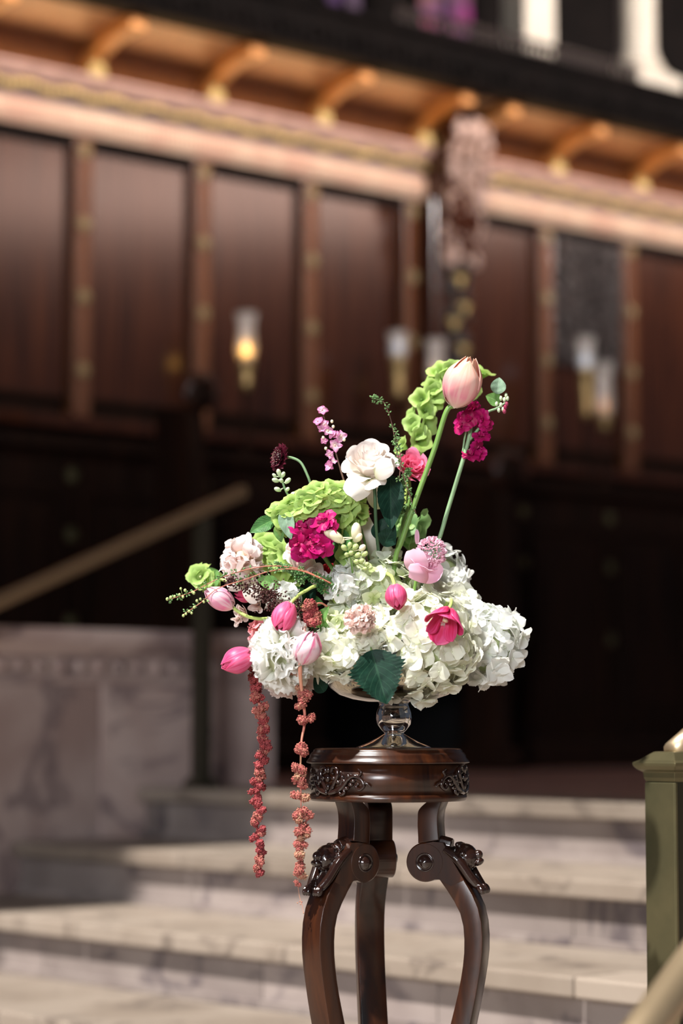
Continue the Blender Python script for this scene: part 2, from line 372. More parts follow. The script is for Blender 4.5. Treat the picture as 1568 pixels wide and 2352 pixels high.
for i in range(len(stiles)-1):
    a, b = stiles[i]+0.045, stiles[i+1]-0.045
    if i == 8: continue
    z0, z1 = ZP+0.07, ZC-0.03
    m = MB(); m.box(a, b, 0.0, 0.03, z0, z1); mo = m.build('panel', M_panel, wb, False)
    m = MB(); f = 0.02                                   # raised frame moulding round the field
    for (xa, xb, za, zb) in ((a, a+f, z0, z1), (b-f, b, z0, z1), (a+f, b-f, z1-f, z1), (a+f, b-f, z0, z0+f)): m.box(xa, xb, -0.014, 0.0, za, zb)
    m.build('panel_moulding', M_dado, wb, False, bevel=0.004)
    m = MB(); m.box(a, b, -0.03, 0.0, ZC-0.032, ZC); m.build('shadow_rail', M_black, wb, False)  # black strip added as the shade line under the cornice
for i, s in enumerate(stiles):
    m = MB(); m.box(s-0.045, s+0.045, -0.045, 0.03, ZP+0.0, ZC); m.build('stile', M_stile, wb, False, bevel=0.006)
    for k in range(4): inst('rosette', ros, wb, Matrix.Translation((s, -0.046, ZC-0.06-0.31*k)))
    inst('cornice_boss', bos, wb, Matrix.Translation((s, -0.128, ZC+0.262))@Matrix.Scale(1.45, 4))
m = MB(); m.box(-5, 5, -0.05, 0.03, ZP-0.05, ZP+0.0); m.build('lower_rail', M_panel, wb, False, bevel=0.006)
# cornice
m = MB(); m.prism([(0.03, ZC), (-0.075, ZC), (-0.080, ZC+0.012), (-0.085, ZC+0.105), (0.03, ZC+0.105)], -5, 5); m.build('cornice_band', M_reed, wb, False)
reed = MB(); reed.lathe([(0.0075, 0), (0.0075, 0.085)], 8); rme = reed.mesh('reed', M_reed)
reed = MB()
for k in range(400): reed.lathe([(0.0085, 0), (0.0085, 0.082)], 6, Matrix.Translation((-5+k*0.025, -0.084, ZC+0.014)))
tag(reed.build('reeding', M_reed, wb), kind='stuff')
m = MB(); m.prism([(0.03, ZC+0.105), (-0.070, ZC+0.105), (-0.070, ZC+0.135), (0.03, ZC+0.135)], -5, 5); m.build('cornice_groove', M_groove, wb, False)
m = MB(); m.prism([(0.03, ZC+0.135), (-0.088, ZC+0.135), (-0.104, ZC+0.185), (0.03, ZC+0.185)], -5, 5); m.build('cornice_frieze', M_groove, wb, False)
m = MB(); rr = random.Random(8)
for k in range(330):
    x = -5+k*0.0303; zz = ZC+0.16+0.010*math.sin(k*0.9)
    m.ball((x, -0.100, zz), (0.019, 0.012, 0.016+0.007*rr.random()), 0, Matrix.Rotation(rr.uniform(-0.7, 0.7), 4, 'Y'))
tag(m.build('gilded_leaves', M_gilt, wb), kind='stuff')
m = MB(); m.prism([(0.03, ZC+0.185), (-0.106, ZC+0.185), (-0.120, ZC+0.195), (-0.135, ZC+0.215), (-0.150, ZC+0.225), (-0.150, ZC+0.239), (0.03, ZC+0.239)], -5, 5); m.build('cornice_cap', M_pink, wb, False)
# cove and its ribs
def cove(t, off=0.0):
    a = t*PI/2; return (0.0-0.43*(1-math.cos(a))+off*math.cos(a)*-1, 3.50+0.24*math.sin(a)-off*math.sin(a))
for i in range(len(stiles)-1):
    a, b = stiles[i]+0.028, stiles[i+1]-0.028
    P1 = [cove(t/14) for t in range(15)]; P2 = [cove(t/14, -0.02) for t in range(15)]
    m = MB(); m.prism(P1+P2[::-1], a, b); m.build('cove_panel', M_cove, wb, False)
for i, s in enumerate(stiles):
    P1 = [cove(t/14, 0.05) for t in range(15)]; P2 = [cove(t/14, -0.02) for t in range(15)]
    m = MB(); m.prism(P1+P2[::-1], s-0.038, s+0.038); m.build('cove_rib', M_rib, wb, False, bevel=0.006)
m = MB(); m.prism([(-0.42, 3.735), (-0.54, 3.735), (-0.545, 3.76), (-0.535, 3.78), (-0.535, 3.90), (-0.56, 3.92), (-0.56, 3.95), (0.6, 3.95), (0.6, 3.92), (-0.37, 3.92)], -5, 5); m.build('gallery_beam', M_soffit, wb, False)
m = MB(); rr = random.Random(3)
for k in range(170):
    x = -5+k*0.0593; m.ball((x, -0.54, 3.80+0.02*math.sin(k*1.7)), (0.024, 0.014, 0.045), 0); m.ball((x+0.03, -0.53, 3.765), (0.012, 0.012, 0.016), 0)
tag(m.build('beam_carving', M_soffit, wb), kind='stuff')
m = MB()
for k in range(120):
    x = -0.1+k*0.043
    if x > 5: break
    m.lathe([(0.010, 0), (0.013, 0.02), (0.007, 0.045), (0.012, 0.06)], 6, Matrix.Translation((x, -0.51, 3.953)))
m.box(-0.12, 5, -0.53, -0.49, 4.013, 4.03)
tag(m.build('cresting', simple('cresting', (0.05, 0.035, 0.03), 0.6), wb), kind='stuff')
# pilaster with its carved corbel
pl = 0.56
m = MB(); m.box(pl-0.14, pl+0.14, -0.17, 0.03, ZP, 3.30); m.build('pilaster', M_panel, wb, False, bevel=0.01)
m = MB(); m.prism([(-0.10, 2.95), (-0.20, 3.02), (-0.24, 3.2), (-0.27, 3.45), (-0.30, 3.58), (-0.27, 3.65), (-0.15, 3.665), (0, 3.66), (0, 2.95)], pl-0.115, pl+0.115); m.build('corbel', M_panel, wb, False, bevel=0.02)
m = MB(); rr = random.Random(11)
for k in range(190):
    t = rr.random(); z = 3.0+0.66*t; y = -0.19-0.12*t; x = pl+rr.uniform(-0.12, 0.12)
    m.ball((x, y, z), (0.013+0.012*rr.random(), 0.013, 0.020+0.02*rr.random()), 0, Matrix.Rotation(rr.uniform(-1, 1), 4, 'Y'))
m.ball((pl, -0.29, 3.60), (0.07, 0.05, 0.055), 1); m.ball((pl-0.02, -0.30, 3.50), (0.03, 0.03, 0.04), 1)
tag(m.build('carved_leaves', M_carved, wb), kind='stuff')
m = MB()
for k in range(120):
    z = rr.uniform(2.42, 3.02); x = pl+rr.uniform(-0.10, 0.10)*(0.5+0.5*(z-2.3)/0.7)
    m.ball((x, -0.18, z), (0.014, 0.016, 0.024), 0, Matrix.Rotation(rr.uniform(-1.2, 1.2), 4, 'Y'))
tag(m.build('carved_drop', M_carvdark, wb), kind='stuff')
for k, (x, z) in enumerate(((0.0, 2.93), (0.03, 2.80), (-0.04, 2.72), (0.02, 2.60), (0.03, 2.50))):
    m = MB(); m.ball((pl+x, -0.20, z), (0.04, 0.012, 0.014), 1); m.ball((pl+x, -0.205, z-0.025), (0.012, 0.01, 0.02), 1); m.build('gilded_tassel', M_gilt, wb)
# carved dark relief between two stiles
m = MB(); m.box(1.345, 1.85, -0.03, 0.0, 2.62, 3.27); m.build('carved_panel', M_carvdark, wb, False, bevel=0.01)
m = MB(); rr = random.Random(5)
for k in range(260):
    x = 1.37+0.46*rr.random(); z = 2.65+0.60*rr.random()
    m.ball((x, -0.035, z), (0.011, 0.02, 0.035), 0, Matrix.Rotation(0.8*math.sin(x*22)+rr.uniform(-0.5, 0.5), 4, 'Y'))
tag(m.build('carved_foliage', M_carvdark, wb), kind='stuff')
# dado with cupboards below, recess in the middle
def dado(x0, x1):
    m = MB(); m.prism([(0.03, ZL), (-0.30, ZL), (-0.30, 1.90), (-0.33, 1.93), (-0.36, 1.94), (-0.36, 1.98), (0.03, 1.98)], x0, x1); m.build('dado_case', M_dado, wb, False)
    m = MB(); m.prism([(-0.30, ZL), (-0.37, ZL), (-0.37, 0.74), (-0.335, 0.76), (-0.30, 0.77)], x0, x1); m.build('plinth', M_dado, wb, False)
    n = max(1, round((x1-x0)/0.62)); wdt = (x1-x0)/n
    for i in range(n):
        a = x0+i*wdt+0.07; b = x0+(i+1)*wdt-0.07; f = 0.03
        m = MB()
        for (xa, xb, za, zb) in ((a-f, a, 0.85, 1.78), (b, b+f, 0.85, 1.78), (a, b, 1.75, 1.78), (a, b, 0.85, 0.88)): m.box(xa, xb, -0.325, -0.30, za, zb)
        m.build('door_frame', M_dado, wb, False, bevel=0.006)
        m = MB(); m.box(a+0.03, b-0.03, -0.312, -0.30, 0.92, 1.71); m.build('door_panel', M_dado, wb, False, bevel=0.008)
        for k, z in enumerate((1.84, 1.60, 1.25)): inst('rosette', rosd, wb, Matrix.Translation((a-0.07+0.0, -0.302, z)))
dado(-5, -0.36); dado(0.86, 5)
m = MB(); m.prism([(0.03, 1.06), (-0.30, 1.06), (-0.30, 1.90), (-0.36, 1.94), (-0.36, 1.98), (0.03, 1.98)], -0.36, 0.86); m.build('recess_lintel', M_dado, wb, False)
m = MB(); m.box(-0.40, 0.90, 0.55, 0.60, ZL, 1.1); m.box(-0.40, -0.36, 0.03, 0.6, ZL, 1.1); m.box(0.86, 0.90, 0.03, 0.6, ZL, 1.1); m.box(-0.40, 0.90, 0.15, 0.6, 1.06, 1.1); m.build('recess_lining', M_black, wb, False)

# gallery above: columns and stained windows
gw = groot('wall_gallery', 'dark back wall of the upper gallery seen between cream columns', 'wall', 'structure', S0, WD, 0)
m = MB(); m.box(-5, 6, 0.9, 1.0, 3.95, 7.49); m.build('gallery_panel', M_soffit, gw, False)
def stained(name, c, label, x0, x1, z0, z1):
    mt, nt, out = new_mat(name); tc = N(nt, 'TexCoord'); vo = N(nt, 'TexVoronoi'); setin(vo, Scale=9.0); nt.links.new(tc.outputs['Object'], vo.inputs['Vector'])
    mx = N(nt, 'MixRGB'); mx.blend_type = 'MULTIPLY'; mx.inputs[0].default_value = 0.6; mx.inputs[1].default_value = (*c, 1); nt.links.new(vo.outputs['Color'], mx.inputs[2])
    e = N(nt, 'Emission'); nt.links.new(mx.outputs[0], e.inputs[0]); e.inputs[1].default_value = 0.8; nt.links.new(e.outputs[0], out.inputs[0])
    r = groot('window_'+name[-1], label, 'window', 'structure', S0, WD, 0)
    m = MB(); m.box(x0, x1, 0.86, 0.89, z0, z1); m.build('stained_glass', mt, r, False)
    m = MB(); f = 0.03
    for q in ((x0-f, x0, z0-f, z1+f), (x1, x1+f, z0-f, z1+f), (x0, x1, z0-f, z0), (x0, x1, z1, z1+f), ((x0+x1)/2-0.01, (x0+x1)/2+0.01, z0, z1)): m.box(q[0], q[1], 0.83, 0.90, q[2], q[3])
    m.build('window_frame', M_soffit, r, False)
stained('glass_1', (0.30, 0.16, 0.42), 'violet stained glass window left of the round cream column', 0.62, 0.86, 4.25, 4.9)
stained('glass_2', (0.55, 0.16, 0.28), 'rose stained glass window at the right edge of the gallery', 1.25, 1.65, 4.25, 4.9)
stained('glass_3', (0.25, 0.13, 0.22), 'dim plum stained glass window at the left of the gallery', -1.05, -0.70, 4.25, 4.9)
# columns stand on the beam
cbase = pos(1240, 128, 10.85)
g = MG.inverted()
def beam_at(px, dd=-0.45):                                    # s on the beam line seen at pixel column px
    r = (px-784)/FPX; d = WD+dd                              # point = G(s,d): X/Y=r
    return (r*UX*d+UY*d)/(UX-r*UY)
s1 = beam_at(1262); s2 = beam_at(1495)
c1 = groot('gallery_pier', 'square cream pier standing on the dark gallery beam', 'column', None, s1, WD-0.40, 3.951)
m = MB(); m.box(-0.10, 0.10, -0.02, 0.14, 0.04, 2.04); m.build('shaft', M_cream, c1, False, bevel=0.008)
m = MB(); m.prism([(0.14, 0), (0.01, 0), (-0.02, 0.04), (0.14, 0.04)], -0.08, 0.10); m.build('foot', M_cream, c1, False)
c2 = groot('gallery_column', 'round cream column on a flared pedestal, top right corner', 'column', None, s2, WD-0.40, 3.951)
m = MB(); m.lathe([(0.20, 0.0), (0.20, 0.05), (0.15, 0.075), (0.125, 0.09), (0.125, 0.10)], 4, Matrix.Rotation(PI/4, 4, 'Z')@Matrix.Scale(1.15, 4)); m.build('pedestal', M_cream, c2, False, bevel=0.005)
m = MB(); m.lathe([(0.12, 0.115), (0.125, 0.135), (0.105, 0.155), (0.098, 0.17), (0.102, 0.18), (0.09, 0.20), (0.085, 2.03)], 32); m.build('shaft', M_cream, c2)
# blue-grey upholstered rail between columns
c3 = groot('gallery_cushion', 'dark blue cushion lying on the gallery ledge between the columns', 'cushion', None, (s1+s2)/2-0.03, WD-0.30, 3.951)
m = MB(); m.box(-0.14, 0.14, -0.05, 0.12, 0, 0.10); m.build('cushion', simple('navy_cloth', (0.015, 0.02, 0.035), 0.8), c3, bevel=0.03, bseg=4)

# ceiling with the open skylight that lets the sun in
ce = groot('ceiling', 'ceiling above the hall with an open skylight, out of view', None, 'structure')
M_ceil = simple('ceiling_plaster', (0.25, 0.20, 0.16), 0.9)
HS, HD = 0.69, 5.61
for q in ((HS, 15, -9, 12), (-9, HS, HD, 12), (-9, HS, -9, -3.0), (-9, -6.5, -3.0, HD)):
    m = MB(); m.box(q[0], q[1], q[2], q[3], 7.5, 7.62); m.build('ceiling_slab', M_ceil, ce, False)

# ------------------------------------------------------------------ stall ends (scrolls)
def stall_end(px, py, dd, label, r=0.10):
    rr_ = (px-784)/FPX; d = dd; s = (rr_*UX*d+UY*d)/(UX-rr_*UY); Y = UY*s+UX*d
    zc = EYE+(1665-py)*Y/FPX
    root = groot('stall_end', label, 'bench end', None, s, d, ZL)
    zc -= ZL
    # profile in the (y,z) plane of the room: board with a rolled scroll on top
    m = MB(); pts = [(0.02, 0.0), (0.02, 0.3), (-0.03, 0.7), (0.0, zc-0.25), (0.02, zc-0.05), (0.25, zc-0.02), (0.25, 0.0)]
    # board lies across the room axis v
    m.prism(pts, -0.04, 0.04); m.build('board', M_dado, root, False, bevel=0.01)
    m = MB(); sp = []
    for k in range(40):
        a = k/39*2.6*PI; q = r*(1-0.26*a/PI); sp.append((q*math.cos(a-0.2)*1.0, 0, zc+q*math.sin(a-0.2)))
    m.tube(sp, [0.026-0.012*k/39 for k in range(40)], 8); m.build('scroll', M_panel, root)
    m = MB(); m.lathe([(r*0.75, -0.02), (r*0.75, 0.02)], 24, Matrix.Translation((0, 0.0, zc))@Matrix.Rotation(PI/2, 4, 'X')); m.build('scroll_disc', M_dado, root)
    m = MB(); m.box(-0.06, 0.06, -0.03, 0.30, 0.0, 0.10); m.build('foot', M_dado, root, False, bevel=0.01)
stall_end(1168, 1085, 7.62, 'dark carved bench end with round scroll, right of the tall pink tulip')
stall_end(455, 905, 7.62, 'dark carved bench end with round scroll, above the left brass handrail', 0.085)

# ------------------------------------------------------------------ candle lamps
M_wax = simple('candle_wax', (0.75, 0.62, 0.45), 0.5)
def emis(name, c, s):
    m, nt, out = new_mat(name); e = N(nt, 'Emission'); e.inputs[0].default_value = (*c, 1); e.inputs[1].default_value = s; nt.links.new(e.outputs[0], out.inputs[0]); return m
M_flame = emis('flame', (1.0, 0.50, 0.10), 7.0); M_flame2 = emis('dim_flame', (1.0, 0.42, 0.12), 1.6); M_flame3 = emis('pale_bulb', (0.75, 0.85, 1.0), 1.1)
mg, nt, out = new_mat('chimney_glass'); p = N(nt, 'BsdfPrincipled'); setin(p, Roughness=0.08, IOR=1.45, Alpha=0.45); p.inputs['Base Color'].default_value = (0.9, 0.85, 0.8, 1); p.inputs['Specular IOR Level'].default_value = 1.0; nt.links.new(p.outputs[0], out.inputs[0]); M_chim = mg
M_lampbrass = simple('lamp_brass', (0.50, 0.36, 0.16), 0.35, 0.7)
def candle(px, ytop, yflame, ybot, dd, label, fm, fs=1.0):
    r_ = (px-784)/FPX; s = (r_*UX*dd+UY*dd)/(UX-r_*UY); Y = UY*s+UX*dd
    z = lambda py: EYE+(1665-py)*Y/FPX
    base = 1.981 if dd > 8.0 else ZL
    R = groot('candle_lamp', label, 'lamp', None, s, dd, base, 'candle lamps along the panelled wall')
    zt, zf, zb = z(ytop)-base, z(yflame)-base, z(ybot)-base
    m = MB(); m.lathe([(0.05, 0), (0.045, 0.012), (0.014, 0.025), (0.011, zb-0.02), (0.016, zb)], 14); m.build('pole', M_dado, R)
    m = MB(); m.lathe([(0.014, zb), (0.03, zb+0.03), (0.022, zb+0.05), (0.034, zf-0.055), (0.040, zf-0.035), (0.02, zf-0.035)], 18); m.build('cup', M_lampbrass, R)
    m = MB(); m.lathe([(0.033, zf-0.034), (0.043, zf+0.01), (0.036, zt-0.06), (0.048, zt)], 20, None, False); m.build('glass_chimney', M_chim, R)
    m = MB(); m.lathe([(0.012, zf-0.035), (0.012, zf-0.012)], 12); m.build('candle', M_wax, R)
    m = MB(); m.lathe([(0.002, zf-0.018), (0.013*fs, zf), (0.014*fs, zf+0.010), (0.007*fs, zf+0.032), (0.0008, zf+0.055)], 12); m.build('flame', fm, R)
candle(563, 712, 805, 895, 8.10, 'glass candle lamp with bright orange flame, left of the bouquet', M_flame, 1.5)
candle(915, 757, 800, 915, 8.10, 'dim glass candle lamp above the cream rose', M_flame3)
candle(1003, 775, 858, 905, 8.10, 'glass candle lamp with dull amber flame beside the peach tulip', M_flame2)
candle(1350, 770, 830, 960, 8.10, 'glass candle lamp with a pale light under the dark carved panel', M_flame3, 1.5)
candle(1392, 830, 935, 990, 8.03, 'short candle lamp with amber flame, furthest right of the lamps', M_flame2)  # added lamp, stands for an amber reflection beside the lamp before it

# ------------------------------------------------------------------ rails
RD = 6.22
lr = groot('stair_handrail', 'brass handrail on dark posts rising beside the low stone wall', 'handrail', None, 4.72, RD, ZL)
def rz(s): return 1.534-ZL+(s)*0.419
m = MB(); a, b = -1.45, 0.165
vs = []
for (s, ) in ((a,), (b,)):
    z = rz(s); vs += [(s, -0.03, z-0.022), (s, 0.03, z-0.022), (s, 0.035, z+0.0), (s, 0.022, z+0.022), (s, -0.022, z+0.022), (s, -0.035, z)]
m.add(vs, [(i, (i+1) % 6, (i+1) % 6+6, i+6) for i in range(6)]+[(5, 4, 3, 2, 1, 0), (6, 7, 8, 9, 10, 11)]); m.build('rail', simple('rail_brass', (0.32, 0.21, 0.12), 0.45, 0.6), lr, False, bevel=0.004)
m = MB(); m.box(-0.024, 0.024, -0.024, 0.024, 0, rz(0)-0.02); m.build('post', M_railpost, lr, False, bevel=0.004)
m = MB(); m.lathe([(0.06, 0), (0.055, 0.02), (0.035, 0.035)], 4, Matrix.Rotation(PI/4, 4, 'Z')); m.build('post_base', M_railpost, lr, False)
z0 = -ZL+RS*1
m = MB(); m.box(-1.364, -1.316, -0.024, 0.024, z0+0.0, rz(-1.34)-0.02); m.build('post', M_railpost, lr, False, bevel=0.004)
# newel at the right edge
nc = pos(1540, 1800, 4.22)
npos = MG.inverted()@Vector((nc.x+0.004, 4.22+0.0, 0))
nw = groot('newel_post', 'square brass newel post with moulded cap at the right edge', 'post', None, npos.x, npos.y, 0)
# local square: edges along room axes; near corner is (-w,-w)
w2 = 0.032; zc = EYE-(1788-1665)*4.2/FPX
m = MB(); m.box(-w2, w2, -w2, w2, 0.0, zc); m.build('post', M_brassd, nw, False, bevel=0.001)
m = MB(); m.box(-w2-0.0035, -w2-0.0002, -w2-0.002, w2+0.002, 0.05, zc-0.006); m.build('side_plate', M_brass, nw, False, bevel=0.0015)
m = MB()
for (xa, xb, za, zb) in ((-w2-0.002, -w2+0.004, 0.03, zc-0.006), (w2-0.008, w2+0.002, 0.03, zc-0.006)): m.box(xa, xb, -w2-0.0035, -w2-0.0002, za, zb)
m.build('front_stile', M_brass, nw, False, bevel=0.001)
m = MB(); q = math.sqrt(2)
m.lathe([(w2*q+0.002, zc-0.005), ((w2+0.004)*q, zc+0.002), ((w2+0.005)*q, zc+0.012), ((w2+0.012)*q, zc+0.016), ((w2+0.017)*q, zc+0.022), ((w2+0.018)*q, zc+0.028), ((w2+0.010)*q, zc+0.032), ((w2+0.0)*q, zc+0.040), ((w2-0.008)*q, zc+0.046), ((w2-0.012)*q, zc+0.047)], 4, Matrix.Rotation(PI/4, 4, 'Z'))
m.build('cap', M_brass, nw, False, bevel=0.0012)
m = MB(); m.lathe([(0.052, 0), (0.052, 0.04), (0.046, 0.05)], 4, Matrix.Rotation(PI/4, 4, 'Z')@Matrix.Scale(1.2, 4)); m.build('post_base', M_brass, nw, False)
cap = MG@Vector((npos.x, npos.y, zc+0.052))
m = MB(); e1 = pos(1640, 1655, 4.30)
m.tube([cap+Vector((0.0, 0, -0.006)), cap+(e1-cap)*0.4, e1, e1+(e1-cap)*2.0], 0.019, 12); m.build('upper_rail', M_brassb, nw, world=True)
# nearer rail crossing the bottom right corner
A = pos(1492, 2350, 2.9); B = pos(1610, 2185, 3.02)
hr = empty('near_handrail', Matrix.Translation((A.x, A.y, 0)), 'blurred polished brass handrail crossing the bottom right corner', 'handrail')
dr = (B-A).normalized()
m = MB(); m.tube([A-dr*0.35, A, B, B+dr*0.7], 0.025, 16); m.build('rail', M_brassb, hr, world=True)
m = MB(); q1 = A-dr*0.30; m.tube([(q1.x, q1.y, 0), (q1.x, q1.y, q1.z)], 0.016, 12); m.build('post', M_brass, hr, world=True)
q1 = B+dr*0.6; m = MB(); m.tube([(q1.x, q1.y, 0), (q1.x, q1.y, q1.z)], 0.016, 12); m.build('post', M_brass, hr, world=True)

# ------------------------------------------------------------------ plant stand
def zpx(py, Y=4.0): return pos(784, py, Y).z
SX, SY = (890-784)*K, 4.0
st = empty('plant_stand', Matrix.Translation((SX, SY, 0)), 'round dark mahogany pedestal stand with carved apron and three scrolled legs', 'stand')
Z1 = 0.8018; R0 = 0.1335
m = MB(); m.lathe([(0.0, Z1), (0.110, Z1), (0.119, Z1-0.0005), (0.1225, Z1-0.003), (0.1225, Z1-0.005), (0.1262, Z1-0.008), (0.1285, Z1-0.012), (0.1290, Z1-0.015), (0.1325, Z1-0.019), (0.1340, Z1-0.0215), (0.1340, Z1-0.0235), (0.129, Z1-0.0245), (0.10, Z1-0.0245), (0.0, Z1-0.0245)], 96, None, False); m.build('tabletop', M_stand, st)
ZA, ZB = Z1-0.0245, zpx(1822)
m = MB(); m.lathe([(0.118, ZA), (0.1265, ZA-0.0005), (0.1265, ZB), (0.118, ZB)], 96, None, False); m.build('apron', M_stand, st)
m = MB(); ZR = (ZB+zpx(1838))/2; hh = (ZB-zpx(1838))/2
m.lathe([(0.105, ZR+hh), (0.1265, ZR+hh)]+[(0.1262+0.0035*math.cos(a), ZR+hh*0.92*math.sin(a)) for a in [PI/2-k*PI/8 for k in range(9)]]+[(0.1262, ZR-hh), (0.0, ZR-hh)], 96, None, False); m.build('apron_ring', M_stand, st)
# legs: side profile measured in the leg's own radial plane (pixels from the axis)
inner = [(103, 1838), (82, 1858), (79, 1880), (79, 1900), (80, 1920), (80, 1935)]
outerN = [(137, 1838), (129, 1858), (126, 1880), (127, 1905), (129, 1927)]
legI = [(1004, 2016), (1027, 2050), (1046, 2084), (1055, 2114), (1058, 2160), (1055, 2206), (1046, 2261), (1032, 2322), (1018, 2380), (1004, 2450), (996, 2520), (998, 2600), (1012, 2680), (1034, 2750), (1056, 2800), (1066, 2829)]
legO = [(1012, 1932), (1030, 1968), (1058, 2016), (1079, 2053), (1093, 2093), (1098, 2145), (1096, 2191), (1087, 2252), (1076, 2313), (1062, 2380), (1049, 2450), (1041, 2520), (1043, 2600), (1058, 2680), (1082, 2750), (1112, 2800), (1118, 2829)]
conv = lambda L: [((x-880)/0.945*K, zpx(y)) for (x, y) in L]
sc = ((972-880)/0.945*K, zpx(1977)); srad = 44*K
LT = 0.0225
def slab(prof_in, prof_out, t, mb):                            # ribbon between two profiles, thickness +-t
    n = 28
    def res(P):
        pts = [Vector((p[0], 0, p[1])) for p in P]; q, _ = spline(pts, [0]*len(pts), 6)
        L = [0]
        for i in range(1, len(q)): L.append(L[-1]+(q[i]-q[i-1]).length)
        out = []
        for k in range(n+1):
            g_ = L[-1]*k/n; i = 1
            while i < len(q)-1 and L[i] < g_: i += 1
            f = (g_-L[i-1])/max(1e-9, L[i]-L[i-1]); out.append(q[i-1].lerp(q[i], f))
        return out
    a, b = res(prof_in), res(prof_out); vs = []; fs = []
    for k in range(n+1):
        for (p, y) in ((a[k], -t), (b[k], -t), (b[k], t), (a[k], t)): vs.append((p.x, y, p.z))
    for k in range(n):
        for j in range(4):
            q = k*4+j; r2 = k*4+(j+1) % 4; fs.append((q, r2, r2+4, q+4))
    fs += [(3, 2, 1, 0), (n*4, n*4+1, n*4+2, n*4+3)]; mb.add(vs, fs)
def mask(mb):                                                   # crouching maned head over two paws, lying on the leg's outer face
    r = random.Random(2)
    mb.ball((0.008, 0, 0.0), (0.017, 0.017, 0.020), 2)          # skull
    mb.ball((0.025, 0, -0.005), (0.007, 0.0055, 0.007), 2)       # muzzle / nose
    mb.ball((0.021, 0, -0.015), (0.008, 0.009, 0.005), 2)       # chin
    for sgn in (-1, 1):
        mb.ball((0.017, sgn*0.007, 0.003), (0.005, 0.006, 0.003), 1)   # brows
        mb.ball((0.014, sgn*0.009, -0.005), (0.006, 0.006, 0.007), 1)  # cheeks
        mb.tube([(-0.012, sgn*0.020, 0.022), (0.000, sgn*0.021, 0.0), (0.004, sgn*0.016, -0.03), (0.008, sgn*0.010, -0.048)], [0.005, 0.007, 0.007, 0.006], 8, 4)
        for k in range(3): mb.ball((0.010, sgn*(0.006+0.005*k), -0.052), (0.005, 0.003, 0.008), 1)
    for k in range(26):
        a = r.uniform(-1.9, 1.9); el = r.uniform(0.1, 1.4)
        mb.ball((0.004+0.016*math.cos(el)*math.cos(a)*0.6, 0.018*math.sin(a)*math.cos(el*0.6), 0.003+0.018*math.sin(el)), 0.0042, 1)
    mb.tube([(-0.004, 0, 0.024), (-0.018, 0, 0.034), (-0.03, 0, 0.036)], [0.010, 0.012, 0.006], 8, 3)
    mb.ball((0.000, 0, -0.03), (0.006, 0.012, 0.018), 1)
